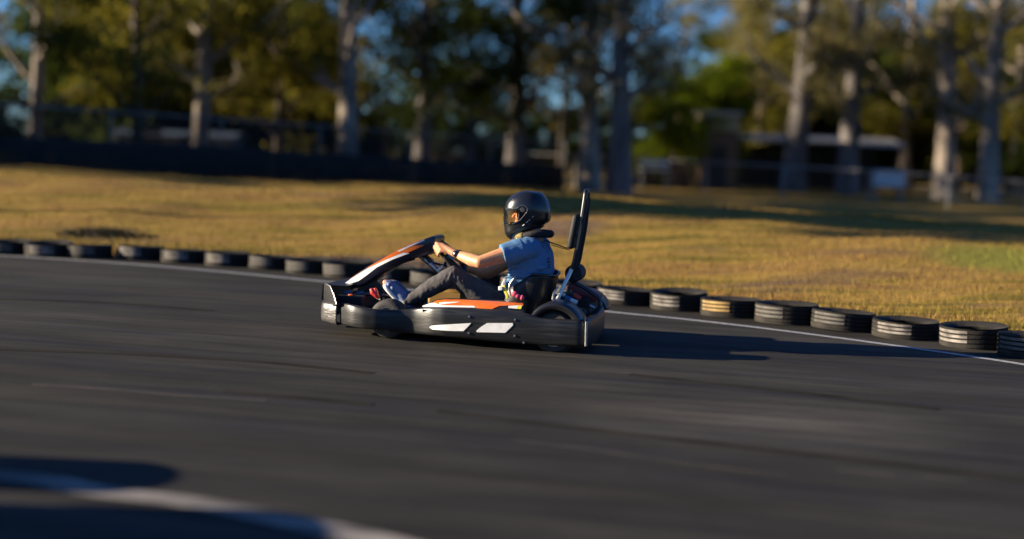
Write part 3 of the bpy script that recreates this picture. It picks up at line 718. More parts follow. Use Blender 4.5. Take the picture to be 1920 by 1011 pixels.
MB().tube([v+Vector((.005, 0, 0)) for v in sidepads], .017, 10).build('hoop_padding', M['matte'], kart, smooth=50)
MB().tube([Vector((v.x+.005, -v.y, v.z)) for v in sidepads], .017, 10).build('hoop_padding', M['matte'], kart, smooth=50)
hc = K(1078, 434, 0); rt_ = Matrix.Rotation(R(9), 3, 'Y')
mb = MB(); mb.box(hc, (.045, .19, .245), rt_); mb.build('headrest', M['matte'], kart, bevel=.018)
MB().box(hc+Vector((.035, 0, 0)), (.03, .16, .05), rt_).build('headrest_bracket', M['black'], kart, bevel=.004)
for yy in (-.06, .06):
    MB().tube([K(1064, 466, yy), K(1050, 461, yy), K(1033, 455, yy), K(1022, 450, yy)], .0045, 6).build('harness_strap', M['webbing'], kart, smooth=60)
MB().tube([K(1068, 469, -.06), K(1050, 464.5, -.06), K(1034, 459, -.06)], .003, 6).build('harness_strap', M['webbing'], kart, smooth=60)
# hoop foot and stay
MB().tube([K(1036, 562, -.24), K(1038, 550, -.22), K(1047, 537, -.18)], .007, 8).build('hoop_stay', M['metal'], kart, smooth=60)
MB().tube([K(1036, 564, -.24), K(1042, 564, -.24)], .016, 10).build('hoop_mount', M['metal'], kart, smooth=60)
# ---- engine group behind the seat on the far side
z6 = lambda a_, b_: (1030+a_/8.425, 490+b_/8.425)
MB().box(K(1078, 576, .12), (.28, .36, .18)).build('engine', M['matte'], kart, bevel=.02)
mb = MB(); c1 = K(*z6(470, 190), .10)
mb.tube([c1+Vector((-.03, -.07, 0)), c1+Vector((-.03, .12, 0))], .062, 18); mb.build('air_filter', M['matte'], kart, bevel=.012)
MB().tube([c1+Vector((.0, -.085, -.01)), c1+Vector((.0, -.07, -.01))], .035, 14).build('filter_cap', M['rubber'], kart, bevel=.003)
a1 = K(*z6(300, 385), -.02); b1 = K(*z6(735, 615), -.02)
ribbon([a1, (a1+b1)/2, b1], .038, M['darkred'], 'engine_cover', th=.25)
MB().tube([K(*z6(420, 350), -.05), K(*z6(600, 450), -.05), K(*z6(800, 590), -.05), K(*z6(805, 700), -.05)], .014, 10).build('engine_guard', M['black'], kart, smooth=50)
MB().tube([K(*z6(250, 575), -.12), K(*z6(335, 610), -.12)], .020, 12).build('fuel_filter', M['blue'], kart, smooth=50)
MB().tube([K(*z6(335, 610), -.12), K(*z6(440, 655), -.12)], .016, 12).build('fuel_line', M['sole'], kart, smooth=50)
MB().sphere(K(*z6(225, 530), -.12), .014).build('bolt_cap', M['sole'], kart, smooth=50)
MB().box(K(*z6(440, 555), -.10), (.06, .03, .03), Matrix.Rotation(R(28), 3, 'Y')).build('plug_cap', M['red'], kart, bevel=.008)
MB().tube([K(*z6(300, 690), -.2), K(*z6(420, 830), -.25), K(*z6(500, 860), -.3)], .012, 8).build('fuel_hose', M['navy'], kart, smooth=50)
MB().tube([K(*z6(640, 700), -.1), K(*z6(720, 740), -.1)], .012, 8).build('hose_clip', M['metal'], kart, smooth=50)
MB().box((rwx-.02, .06, .20), (.30, .50, .10)).build('engine_mount', M['matte'], kart, bevel=.02)

# ================================================================== DRIVER
man = empty('person', KO, KA)
tag(man, 'driver in black helmet, blue t-shirt and grey jeans gripping the go-kart wheel', 'person')
HC = K(990, 402, 0)
GA = {-1: R(-62), 1: R(112)}
sh = {}; el = {}; wr = {}; hd = {}
NB = K(1001, 446, 0); CH = K(999, 478, 0); MS = K(997, 510, 0); PV = K(975, 568, 0)
for sg in (-1, 1):
    a_ = K(984, 466, -.19); sh[sg] = Vector((a_.x, sg*.185, a_.z))
    a_ = K(899, 492, -.32); el[sg] = Vector((a_.x, sg*.31, a_.z))
    gang = GA[sg]
    hd[sg] = rim(gang)
    a_ = K(857, 477, -.19); wr[sg] = Vector((a_.x, sg*.19, a_.z))
el[1] = Vector((K(915, 512, .30).x, .30, K(915, 512, .30).z)); wr[1] = Vector((K(868, 499, .20).x, .20, K(868, 499, .20).z))
def flesh():
    mb = MB()
    # torso core
    mb.capsule(NB, CH, .06, .10); mb.capsule(CH, MS, .11, .105); mb.capsule(MS, PV, .105, .11)
    mb.capsule(sh[-1]+Vector((.01, .05, 0)), sh[1]+Vector((.01, -.05, 0)), .055, .055)
    mb.capsule(NB-Vector((0, 0, .02)), HC+Vector((.03, 0, -.04)), .062, .060)
    # head: skull, jaw, nose, brows, ears
    mb.sphere(HC+Vector((.025, 0, .015)), (.098, .075, .105), 24, 16)
    mb.sphere(HC+Vector((-.022, 0, -.035)), (.066, .058, .072), 20, 14)
    mb.sphere(HC+Vector((-.045, 0, -.085)), (.030, .028, .022))
    mb.capsule(HC+Vector((-.080, 0, .012)), HC+Vector((-.104, 0, -.020)), .009, .013)
    for s_ in (-1, 1):
        mb.capsule(HC+Vector((-.068, s_*.045, .028)), HC+Vector((-.076, s_*.015, .030)), .010, .010)
        mb.sphere(HC+Vector((-.056, s_*.045, -.022)), (.024, .02, .022))
        mb.sphere(HC+Vector((.012, s_*.077, .0)), (.018, .01, .03))
    mb.capsule(HC+Vector((-.083, -.018, -.052)), HC+Vector((-.083, .018, -.052)), .008, .008)
    # arms
    for s_ in (-1, 1):
        S_, E_, W_, H_ = sh[s_], el[s_], wr[s_], hd[s_]
        mb.capsule(S_, S_+(E_-S_)*.45, .056, .055); mb.capsule(S_+(E_-S_)*.45, E_, .055, .043)
        F1 = E_+(W_-E_)*.32+Vector((0, 0, -.004)); mb.capsule(E_, F1, .042, .046); mb.capsule(F1, W_, .046, .029)
        # hand closed round the rim
        tg = (rim(GA[s_]+.01)-rim(GA[s_]-.01)).normalized()
        if tg.z < 0: tg = -tg
        A = (W_-H_); A = (A-tg*A.dot(tg)).normalized(); Bv = tg.cross(A).normalized()
        if Bv.y*s_ < 0: Bv = -Bv          # Bv points outwards, away from the wheel centre
        pc = H_+A*.036+Bv*.014
        mb.capsule(W_, pc, .028, .027)
        for k in range(4):
            of = tg*(.034-.0225*k)
            mb.capsule(W_*.4+pc*.6+of*.6, H_+A*.020+Bv*.034+of, .020, .015)      # palm bones
        lens = [.92, 1.0, .95, .80]
        for k in range(4):
            of = tg*(.034-.0225*k); rr = .0265
            pts = [H_+A*.020+Bv*.034+of]
            for aa in (5, 60, 115, 165):
                an = R(55-aa*lens[k]*1.0-20); pts.append(H_+of+(A*math.sin(an)+Bv*math.cos(an))*(rr+.003*(aa < 30)))
            rad = [.0125, .0112, .0102, .0094, .0085]
            for q_ in range(4): mb.capsule(pts[q_], pts[q_+1], rad[q_], rad[q_+1], 10)
        th_ = [pc-Bv*.012+tg*.018, H_+A*.030-Bv*.012+tg*.040, H_+A*.010-Bv*.026+tg*.052, H_-A*.014-Bv*.022+tg*.055]
        for q_, (r1, r2) in enumerate([(.016, .0135), (.0135, .012), (.012, .0095)]): mb.capsule(th_[q_], th_[q_+1], r1, r2, 10)
        # legs
        Hp, Kn, An, To = legs[s_]
        mb.capsule(Hp, Kn, .06, .045); mb.capsule(Kn, Kn+(An-Kn)*.35, .045, .045); mb.capsule(Kn+(An-Kn)*.35, An, .045, .034)
        mb.capsule(An, To, .032, .022)
    return mb
legs = {}
for s_ in (-1, 1):
    yk = .20 if s_ == 1 else -.21
    a_ = K(945, 586, -.12); h_ = Vector((a_.x, s_*.11, a_.z))
    if s_ == -1:
        k_ = K(851, 516, -.21); an = K(757, 569, -.23); to_ = K(723, 530, -.24)
    else:
        k_ = K(856, 522, .16); an = K(768, 566, .2); to_ = K(735, 530, .2)
    legs[s_] = (h_, k_, an, to_)
body = flesh().organic('body', M['skin'], man, voxel=.0042, smooth=4)
# t-shirt
mb = MB()
def ell(c, rx, ry, rz, rot=0): mb.sphere(c, (rx, ry, rz), 24, 16, Matrix.Rotation(rot, 3, 'Y'))
spine = [(K(1003, 452, 0), .075, .10), (K(1000, 462, 0), .115, .17), (K(997, 480, 0), .150, .195), (K(996, 500, 0), .160, .195), (K(994, 520, 0), .158, .185), (K(986, 545, 0), .150, .18), (K(975, 566, 0), .145, .18)]
cvv = catmull([(c.x, c.z, a_, b_) for c, a_, b_ in spine], 5)
rws = []
for x_, z_, a_, b_ in cvv:
    rws.append([Vector((x_+a_*math.copysign(abs(math.cos(t))**.85, math.cos(t)), b_*math.copysign(abs(math.sin(t))**.85, math.sin(t)), z_)) for t in np.linspace(0, 2*math.pi, 36, endpoint=False)])
mb.grid([r+[r[0]] for r in rws]); mb.add(rws[0], [tuple(range(36))]); mb.add(rws[-1], [tuple(range(36))])
for s_ in (-1, 1):
    S_, E_ = sh[s_], el[s_]; d_ = (E_-S_)
    mb.capsule(S_+Vector((.03, -s_*.03, .0)), S_+d_*.12, .082, .080)
    mb.tube([S_+d_*.05, S_+d_*.30, S_+d_*.50], [.080, .081, .079], 20)
    mb.capsule(Vector((NB.x, s_*.07, NB.z-.02)), S_+Vector((.0, 0, .01)), .05, .062)
for fp_, yy_ in [([(948, 512), (965, 509), (985, 512), (1005, 508)], -.178), ([(946, 521), (965, 517), (985, 520), (1012, 516)], -.178), ([(958, 500), (975, 498), (992, 490), (1003, 478)], -.185), ([(952, 505), (962, 495), (968, 484), (970, 472)], -.182), ([(944, 530), (960, 526), (980, 530)], -.172), ([(1000, 500), (1015, 503), (1028, 500)], -.165), ([(985, 470), (992, 482), (990, 495)], -.185)]:
    fq = [K(a_, b_, yy_) for a_, b_ in fp_]; mb.tube([Vector((v.x, v.y-.004, v.z)) for v in fq], [.005]+[.017]*(len(fq)-2)+[.005], 8)
mb.organic('t_shirt', M['shirt'], man, voxel=.0055, smooth=3, wrinkle=.018, wsize=.085)
# faint print on the back of the shirt
M['print'] = mat('faded_orange_print', (.13, .07, .07), .85, col2=(.05, .07, .11), vscale=70)
for (pa, pb, s0) in [((1031, 483), (1034, 487), .010), ((1032, 489), (1035, 493), .014), ((1032, 495), (1035, 498), .008), ((1032.5, 499.5), (1036, 503), .012)]:
    a_ = K(pa[0], pa[1], -.10); b_ = K(pb[0], pb[1], -.10)
    # small marks lying on the cloth, a third of the way round the back
    zc = (a_.z+b_.z)/2; k_ = int(np.argmin([abs(r[0].z-zc) for r in rws])); r_ = rws[k_]
    pts_ = [r_[i] for i in (33, 34)]
    r2_ = rws[max(0, k_-1)]; g_ = []
    for f_ in (-1, 1): g_.append([Vector((p_.x+.008, p_.y-.006, zc+f_*s0/2)) for p_ in pts_])
    MB().grid(g_).build('shirt_print', M['print'], man, solid=.002)
# jeans
mb = MB()
for s_ in (-1, 1):
    Hp, Kn, An, To = legs[s_]
    mb.capsule(Hp, Hp+(Kn-Hp)*.5, .100, .088); mb.capsule(Hp+(Kn-Hp)*.5, Kn+(Hp-Kn)*.03, .088, .068)
    mb.sphere(Kn+Vector((-.004, 0, .0)), .066)
    mb.tube([Kn, Kn+(An-Kn)*.18, Kn+(An-Kn)*.4, Kn+(An-Kn)*.7, Kn+(An-Kn)*.97], [.066, .068, .062, .050, .044], 20)
mb.capsule(legs[-1][0]+Vector((.08, .02, .0)), legs[1][0]+Vector((.08, -.02, 0)), .10, .10)
for s_ in (-1, 1):                                                     # folds gathering behind and above the knee
    Hp, Kn, An, To = legs[s_]; t_ = (An-Kn).normalized(); u_ = (Hp-Kn).normalized(); bk = (t_+u_).normalized()
    for k_ in range(4):
        c_ = Kn+t_*(.02+.032*k_)+bk*.008; side_ = Vector((0, 1, 0)); rr_ = .066-.002*k_
        pts_ = [c_+(side_*math.cos(q_)+(-bk)*math.sin(q_)*.9)*rr_+t_*.02*math.sin(q_*2+k_) for q_ in np.linspace(-.5, math.pi+.5, 9)]
        mb.tube(pts_, [.003, .007, .009, .009, .006, .009, .009, .007, .003], 8)
    for k_ in range(3):
        c_ = Kn+u_*(.03+.04*k_); rr_ = .068+.004*k_
        pts_ = [c_+(Vector((0, 1, 0))*math.cos(q_)+(-bk)*math.sin(q_))*rr_+u_*.015*math.sin(q_*2) for q_ in np.linspace(0, math.pi, 8)]
        mb.tube(pts_, [.003, .006, .008, .006, .006, .008, .006, .003], 8)
mb.organic('jeans', M['denim'], man, voxel=.0055, smooth=3, wrinkle=.012, wsize=.05)
# shoes
for s_ in (-1, 1):
    Hp, Kn, An, To = legs[s_]; sdn = (An-Kn).normalized()
    toe = Vector(To); heel = K(762, 577, -.23) if s_ == -1 else K(768, 578, .2); heel.y = An.y
    ax = (toe-heel).normalized(); fn = Vector((0, 1, 0)).cross(ax)
    if fn.x < 0: fn = -fn     # instep side, towards the shin
    mb = MB(); Lf = .232
    for u_, w_, h_ in [(.04, .034, .034), (.18, .036, .040), (.35, .036, .044), (.52, .040, .037), (.70, .046, .029), (.86, .043, .024), (.96, .032, .019)]:
        mb.sphere(heel+ax*(u_*Lf)+fn*(h_*.7), (h_, w_, h_), 14, 10)
    st = [(.04, .034, .034), (.18, .036, .040), (.35, .036, .044), (.52, .040, .037), (.70, .046, .029), (.86, .043, .024), (.96, .032, .019)]
    for (u1, w1, h1), (u2, w2, h2) in zip(st, st[1:]):
        A_ = heel+ax*(u1*Lf)+fn*(h1*.7); B_ = heel+ax*(u2*Lf)+fn*(h2*.7)
        mb.tube([A_, B_], [(w1+h1)/2, (w2+h2)/2], 14)
    shoe = mb.organic('shoe', M['shoe'], man, voxel=.005, smooth=5)
    mb = MB()
    outline = [(0, -.028), (.0, .028), (.10, .036), (.35, .033), (.6, .042), (.78, .049), (.93, .042), (1.0, .018), (1.0, -.018), (.93, -.042), (.78, -.049), (.6, -.042), (.35, -.033), (.10, -.036)]
    lo_ = [heel+ax*(u_*Lf-.004)+Vector((0, w_*1.06, 0))-fn*.027 for u_, w_ in outline]; hi_ = [v+fn*.030 for v in lo_]; n = len(lo_)
    mb.add(lo_+hi_, [tuple(range(n)), tuple(range(2*n-1, n-1, -1))]+[(i, (i+1) % n, n+(i+1) % n, n+i) for i in range(n)])
    mb.build('sole', M['sole'], shoe, bevel=.011)
    MB().tube([An+(Kn-An)*.18, An, An+sdn*.02+ax*.03, An+sdn*.03+ax*.05], [.040, .041, .040, .036], 16).build('sock', M['sock'], man, smooth=60)
# neck collar
mb = MB(); cc = K(1001, 438.5, 0); pts_ = []
for k_ in range(33):
    a_ = 2*math.pi*k_/32; x_ = math.cos(a_)*.118; pts_.append(cc+Vector((x_, math.sin(a_)*.112, (.004 if x_ > 0 else x_*.26))))
mb.tube(pts_, [.024+.003*math.cos(2*math.pi*k_/32) for k_ in range(33)], 14, caps=False)
mb.build('neck_collar', M['collar'], man, smooth=60)
arc = []
for k_ in range(11):
    a_ = R(202+k_*4.6); x_ = math.cos(a_)*.118; arc.append(cc+Vector((x_, math.sin(a_)*.112-.006, x_*.26+.003)))
MB().tube(arc, [.012]+[.0245]*9+[.012], 12).build('collar_panel', M['olive'], man, smooth=60)
MB().tube([K(969, 448, -.09), K(974, 443, -.098), K(978, 440, -.104)], .006, 8).build('collar_strap', M['sole'], man, smooth=60)
# shoulder belts over the shirt
for s_ in (-1, 1):
    ribbon([Vector((v.x, s_*.085, v.z)) for v in [K(1026, 462, 0), K(1018, 453.5, 0), K(1005, 450, 0), K(990, 450, 0)]], .045, M['webbing'], 'shoulder_belt', nrm=Vector((0, 0, 1)), parent=man)
# wrist watch on the near arm
W_ = wr[-1]; E_ = el[-1]; ax = (E_-W_).normalized(); wc = W_+ax*.012; rot = ax.to_track_quat('Z', 'Y').to_matrix()
lt = MB().lathe([(.031, -.012), (.035, -.012), (.036, 0), (.035, .012), (.031, .012)], 24, 'Z', closed=True)
wt = MB().add([wc+rot @ v for v in lt.v], lt.f).build('watch', M['matte'], man, smooth=50)
dn = (Vector((-.25, -1, .25))); dn = (dn-ax*dn.dot(ax)).normalized(); rot2 = dn.to_track_quat('Z', 'Y').to_matrix()
lt = MB().lathe([(0, .008), (.017, .008), (.020, .005), (.021, -.006), (0, -.006)], 24, 'Z')
MB().add([wc+dn*.037+rot2 @ v for v in lt.v], lt.f).build('watch_face', M['navy'], wt, smooth=50)

# ---- helmet
hz9 = lambda a_, b_: (935+a_/9.627, 350+b_/9.627)
frontp = [(228, 955), (160, 900), (122, 830), (108, 740), (103, 640), (103, 540), (105, 450), (118, 390), (140, 300), (185, 220), (255, 160), (330, 115), (405, 85), (480, 76)]
backp = [(330, 925), (470, 850), (640, 790), (800, 735), (830, 680), (925, 620), (938, 520), (940, 430), (925, 350), (890, 260), (840, 180), (780, 125), (650, 85), (500, 76)]
HW = [.060, .085, .104, .115, .121, .126, .129, .130, .128, .121, .108, .090, .060, .006]
Fc = catmull([(*hz9(*p_),) for p_ in frontp], 4); Bc = catmull([(*hz9(*p_),) for p_ in backp], 4); Hw = catmull([(h_, 0) for h_ in HW], 4)[:, 0]
NA = 72
ring = []
for f_, b_, h_ in zip(Fc, Bc, Hw):
    P_ = K(f_[0], f_[1], 0); Q_ = K(b_[0], b_[1], 0); c_ = (P_+Q_)/2; half = (Q_-P_)/2; row = []
    for k_ in range(NA):
        a_ = 2*math.pi*k_/NA; ca, sa = math.cos(a_), math.sin(a_); e_ = .92
        row.append(c_+half*(math.copysign(abs(ca)**e_, ca))+Vector((0, h_*math.copysign(abs(sa)**e_, sa), 0)))
    ring.append(row)
# eye port: front faces between two heights
inv = lambda v: None
def to_px(v):
    wv = KO+kr*v.x+kn*v.y+Vector((0, 0, v.z))-Vector((0, 0, CAM_H)); d = wv.dot(fw); return 960+F*wv.dot(rt)/d, 505.5-F*wv.dot(up)/d
def port(px, py):   # in near-side picture terms
    x_ = (px-935)*9.627; y_ = (py-350)*9.627
    if x_ > 365: return False
    return 425 < y_ < (650 if x_ > 200 else 690-0*(x_)) and (y_ < 690-(x_-105)*.12)
shellf, visf = [], []
nr = len(ring)
def is_port(i, k_):
    # symmetrical: test on the near-side mirror
    v = (ring[i][k_]+ring[i+1][(k_+1) % NA])/2; v = Vector((v.x, -abs(v.y), v.z)); px, py = to_px(v)
    if v.x > HC.x-.045: return False
    return port(px, py)
mbs = MB(); mbv = MB(); allv = [v for r in ring for v in r]; cen = HC
fs, fv = [], []
for i in range(nr-1):
    for k_ in range(NA):
        f_ = (i*NA+k_, i*NA+(k_+1) % NA, (i+1)*NA+(k_+1) % NA, (i+1)*NA+k_)
        (fv if is_port(i, k_) else fs).append(f_)
mbs.add(allv, fs); mbs.add(ring[-1], [tuple(range(NA))])
hel = mbs.build('helmet', M['helmet'], man, smooth=60, solid=.006)
# visor: a little larger than the shell, reaching back to the pivot
vf = []
for i in range(nr-1):
    for k_ in range(NA):
        v = (ring[i][k_]+ring[i+1][(k_+1) % NA])/2; v2 = Vector((v.x, -abs(v.y), v.z)); px, py = to_px(v2); x_ = (px-935)*9.627; y_ = (py-350)*9.627
        if v2.x > HC.x+.0: continue
        lowb = 700 if x_ < 200 else 700-(x_-200)*.55
        if 385 < y_ < lowb and x_ < 430 and not (x_ > 360 and y_ > 560): vf.append((i*NA+k_, i*NA+(k_+1) % NA, (i+1)*NA+(k_+1) % NA, (i+1)*NA+k_))
vv = []
for v in allv:
    d_ = v-Vector((HC.x+.02, 0, v.z)); vv.append(v+d_.normalized()*.007)
mbv = MB().add(vv, vf); mbv.build('visor', M['visor'], hel, smooth=80)
bm = bmesh.new(); 
# visor frame along its rim
def hpt(x_, y_, yl): return K(*hz9(x_, y_), yl)
def on_shell(px_, py_, off=.004):
    """point on the near surface of the helmet under a picture point"""
    best = None
    for it in range(40):
        pass
    lo_, hi_ = -.16, 0.0
    # march from outside towards the middle
    for yl in np.linspace(-.14, 0, 57):
        p_ = K(px_, py_, yl); zi = p_.z
        j = int(np.argmin([abs(r[0].z*.5+r[NA//2].z*.5-zi) for r in ring])); r = ring[j]
        c_ = (r[0]+r[NA//2])/2; ax_ = abs(r[0].x-r[NA//2].x)/2+1e-6; by = abs(r[NA//4].y)+1e-6
        if ((p_.x-c_.x)/ax_)**2+(yl/by)**2 <= 1: return Vector((p_.x, yl-off, p_.z))
    return K(px_, py_, -.02)
def trace(lst, rad, m, name, off=.003, parent=hel, n=8):
    return MB().tube([on_shell(*hz9(*p_), off) for p_ in lst], rad, n).build(name, m, parent, smooth=60)
M['gunmetal'] = mat('grey_trim', (.05, .05, .055), .25, coat=.4)
pv = on_shell(*hz9(440, 420), .004)
lt = MB().lathe([(0, -.010), (.014, -.010), (.017, -.007), (.018, .004), (0, .004)], 20, 'Y', pv)
lt.build('visor_pivot', M['gunmetal'], hel, smooth=40)
trace([(380, 350), (450, 340), (510, 360), (530, 410), (510, 470), (460, 530), (400, 600), (330, 640), (250, 670)], .0045, M['gunmetal'], 'visor_frame', .007)
trace([(125, 405), (180, 408), (250, 405), (320, 395), (370, 370)], .006, M['gunmetal'], 'brow_trim', .006)
trace([(370, 440), (372, 520), (360, 590)], .007, M['gunmetal'], 'port_edge', .003)
# small maker's lettering along the jaw line: marks too small to read, same slanting run
for (a_, b_) in [((430, 710), (470, 685)), ((495, 655), (535, 620)), ((540, 615), (570, 590)), ((575, 588), (600, 565)), ((602, 560), (632, 525))]:
    trace([a_, ((a_[0]+b_[0])/2, (a_[1]+b_[1])/2), b_], .0032 if a_[0] > 440 else .004, M['silver'], 'jaw_lettering', .001, n=6)
trace([(420, 765), (520, 715), (620, 640), (690, 575)], .002, M['gunmetal'], 'jaw_seam', .001)
MB().box(K(*hz9(760, 130), 0), (.05, .05, .014), Matrix.Rotation(R(30), 3, 'Y')).build('rear_vent', M['helmet'], hel, bevel=.006)
MB().box(K(*hz9(160, 300), 0), (.012, .05, .02), Matrix.Rotation(R(15), 3, 'Y')).build('brow_vent', M['gunmetal'], hel, bevel=.003)
p_ = on_shell(*hz9(265, 230), .0); MB().sphere(p_, (.008, .006, .006)).build('top_vent', M['gunmetal'], hel, smooth=60)

# ================================================================== BACKGROUND
def bark(name, c1, c2):
    return mat(name, c1, .9, bump=.6, bscale=6, col2=c2, vscale=1.6, stretch=(1, 1, .35), detail=8)
M['bark_pale'] = bark('pale_gum_bark', (.34, .28, .22), (.13, .105, .085))
M['bark_grey'] = bark('grey_bark', (.17, .15, .14), (.08, .07, .065))
M['bark_brown'] = bark('brown_bark', (.10, .07, .05), (.05, .035, .025))
def leaf_mat(name, a, b, c=None):
    m = bpy.data.materials.new(name); m.use_nodes = True; N = m.node_tree.nodes; L = m.node_tree.links
    for n in list(N):
        if n.type != 'OUTPUT_MATERIAL': N.remove(n)
    g = N.new('ShaderNodeTexCoord'); n = N.new('ShaderNodeTexNoise'); n.inputs['Scale'].default_value = .9; n.inputs['Detail'].default_value = 6; L.new(g.outputs['Object'], n.inputs[0])
    r = N.new('ShaderNodeValToRGB'); L.new(n.outputs[0], r.inputs[0]); e = r.color_ramp.elements; e[0].position = .35; e[1].position = .66; e[0].color = (*a, 1); e[1].color = (*b, 1)
    d = N.new('ShaderNodeBsdfDiffuse'); t = N.new('ShaderNodeBsdfTranslucent'); L.new(r.outputs[0], d.inputs[0]); L.new(r.outputs[0], t.inputs[0])
    mx = N.new('ShaderNodeMixShader'); mx.inputs[0].default_value = .5; L.new(d.outputs[0], mx.inputs[1]); L.new(t.outputs[0], mx.inputs[2]); L.new(mx.outputs[0], N['Material Output'].inputs[0]); return m
M['leaf_gum'] = leaf_mat('gum_leaf', (.10, .095, .035), (.27, .22, .09))
M['leaf_olive'] = leaf_mat('olive_leaf', (.08, .08, .015), (.26, .22, .03))
M['leaf_green'] = leaf_mat('bright_leaf', (.07, .10, .008), (.18, .215, .014))
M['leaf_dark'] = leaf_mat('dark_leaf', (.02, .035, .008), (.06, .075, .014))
M['leaf_dry'] = leaf_mat('dry_leaf', (.13, .10, .03), (.26, .20, .06))
def make_tree(seed, H, crown0, cr, nlimb, nclump, nleaf, leafs, leafm, barkm, tr, clump_r=.9, lean=.0, fork=None, low=False):
    rd = random.Random(seed); nr_ = np.random.default_rng(seed)
    root = empty('tree')
    mb = MB(); tip = Vector((lean*H, rd.uniform(-.03, .03)*H, H*.82)); pts = []; rad = []
    for i in range(9):
        u = i/8; pts.append(Vector((tip.x*u+math.sin(u*5+seed)*.02*H*u, tip.y*u+math.cos(u*4+seed)*.015*H*u, tip.z*u-.15*(i == 0)))); rad.append(tr*(1.25 if i == 0 else 1)*(1-.80*u))
    mb.tube(pts, rad, 12); ends = []
    def at(u):
        k = min(7, int(u*8)); f = u*8-k; return pts[k].lerp(pts[k+1], f), rad[k]*(1-f)+rad[k+1]*f
    for i in range(nlimb):
        u = crown0/(H*.82)*.85+(1-crown0/(H*.82)*.85)*(i+.3)/nlimb; u = min(u, .97); b, r_ = at(u); az = i*2.4+rd.uniform(-.5, .5); ln = cr*rd.uniform(.65, 1.05)*(1.05-.45*u)
        el_ = rd.uniform(.25, .95) if not low else rd.uniform(0, .5)
        d = Vector((math.cos(az)*math.cos(el_), math.sin(az)*math.cos(el_), math.sin(el_))); P = [b]
        for k in range(1, 5): P.append(b+d*ln*k/4+Vector((rd.uniform(-1, 1), rd.uniform(-1, 1), rd.uniform(-.3, 1)))*.07*ln*k/2)
        mb.tube(P, [r_*.55*(1-.2*k) for k in range(5)], 7); ends += P[2:]
        for j in range(2):
            s0 = P[rd.randint(1, 3)]; d2 = (d+Vector((rd.uniform(-1, 1), rd.uniform(-1, 1), rd.uniform(-.3, .8)))).normalized(); e_ = s0+d2*ln*.5
            mb.tube([s0, s0.lerp(e_, .5)+Vector((0, 0, .05*ln)), e_], [r_*.25, r_*.16, r_*.07], 5); ends += [e_, s0.lerp(e_, .6)]
    mb.build('trunk', barkm, root, smooth=60)
    cents = []
    for i in range(nclump):
        e_ = ends[rd.randrange(len(ends))] if rd.random() < .8 else Vector((rd.gauss(0, .4)*cr, rd.gauss(0, .4)*cr, rd.uniform(crown0, H)))
        cents.append((e_+Vector((rd.gauss(0, .35), rd.gauss(0, .35), rd.gauss(0, .3)))*clump_r*.8, clump_r*rd.uniform(.55, 1.2)))
    n = nclump*nleaf; ci = np.repeat(np.arange(nclump), nleaf); cc_ = np.array([c[0][:] for c in cents])[ci]; rr_ = np.array([c[1] for c in cents])[ci]
    dv = nr_.normal(size=(n, 3)); dv /= np.linalg.norm(dv, axis=1)[:, None]; rad_ = nr_.random(n)**.45; pos = cc_+dv*(rr_*rad_)[:, None]*np.array([1.15, 1.15, .75])
    a_ = nr_.normal(size=(n, 3)); a_[:, 2] -= .6; a_ /= np.linalg.norm(a_, axis=1)[:, None]; b_ = np.cross(a_, nr_.normal(size=(n, 3))); b_ /= np.linalg.norm(b_, axis=1)[:, None]
    L_ = (leafs*nr_.uniform(.6, 1.3, n))[:, None]; W_ = L_*.42
    co = np.stack([pos-a_*L_, pos+b_*W_, pos+a_*L_, pos-b_*W_], 1).reshape(-1, 3); me = fast_mesh('crown', co, np.arange(4*n).reshape(-1, 4), leafm, False)
    link(bpy.data.objects.new('crown', me), root); return root
pt = {
 'gum': make_tree(1, 17, 3.0, 4.4, 14, 72, 120, .105, M['leaf_gum'], M['bark_pale'], .40, 1.0),
 'gum2': make_tree(2, 15, 2.6, 4.6, 12, 66, 120, .105, M['leaf_olive'], M['bark_pale'], .30, .95, lean=.05),
 'grey': make_tree(3, 16, 3.8, 4.0, 12, 66, 120, .11, M['leaf_gum'], M['bark_grey'], .48, 1.0, lean=-.02),
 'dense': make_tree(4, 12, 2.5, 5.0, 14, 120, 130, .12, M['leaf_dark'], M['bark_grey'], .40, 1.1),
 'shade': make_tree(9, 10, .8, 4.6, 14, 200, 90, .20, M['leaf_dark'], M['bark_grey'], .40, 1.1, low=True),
 'high': make_tree(10, 13, 7.0, 3.4, 14, 230, 90, .22, M['leaf_dark'], M['bark_grey'], .09, 1.15),
 'green': make_tree(5, 7.0, .8, 3.2, 13, 110, 140, .11, M['leaf_green'], M['bark_brown'], .18, .8),
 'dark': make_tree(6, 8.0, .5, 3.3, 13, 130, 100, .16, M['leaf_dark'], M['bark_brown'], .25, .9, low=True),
 'sparse': make_tree(7, 13, 2.5, 4.0, 12, 55, 70, .15, M['leaf_dry'], M['bark_brown'], .16, .8),
 'olive': make_tree(8, 10, 1.5, 4.0, 13, 84, 135, .11, M['leaf_olive'], M['bark_brown'], .20, .95),
}
uset = set()
def put(kind, x, y, s, rz, label, name='tree', group=None, cat='tree'):
    if kind in uset: t = copy_tree(pt[kind])
    else: t = pt[kind]; uset.add(kind)
    t.name = name; t.location = (x, y, hz(x, y)-.05); t.scale = (s, s, s*random.uniform(.95, 1.05)); t.rotation_euler = (0, 0, rz)
    tag(t, label, cat, group); return t
def putpx(kind, px, D, s, rz, label, name='tree', group=None):
    p = PD(px, 300, D); return put(kind, p.x, D, s, rz, label, name, group)
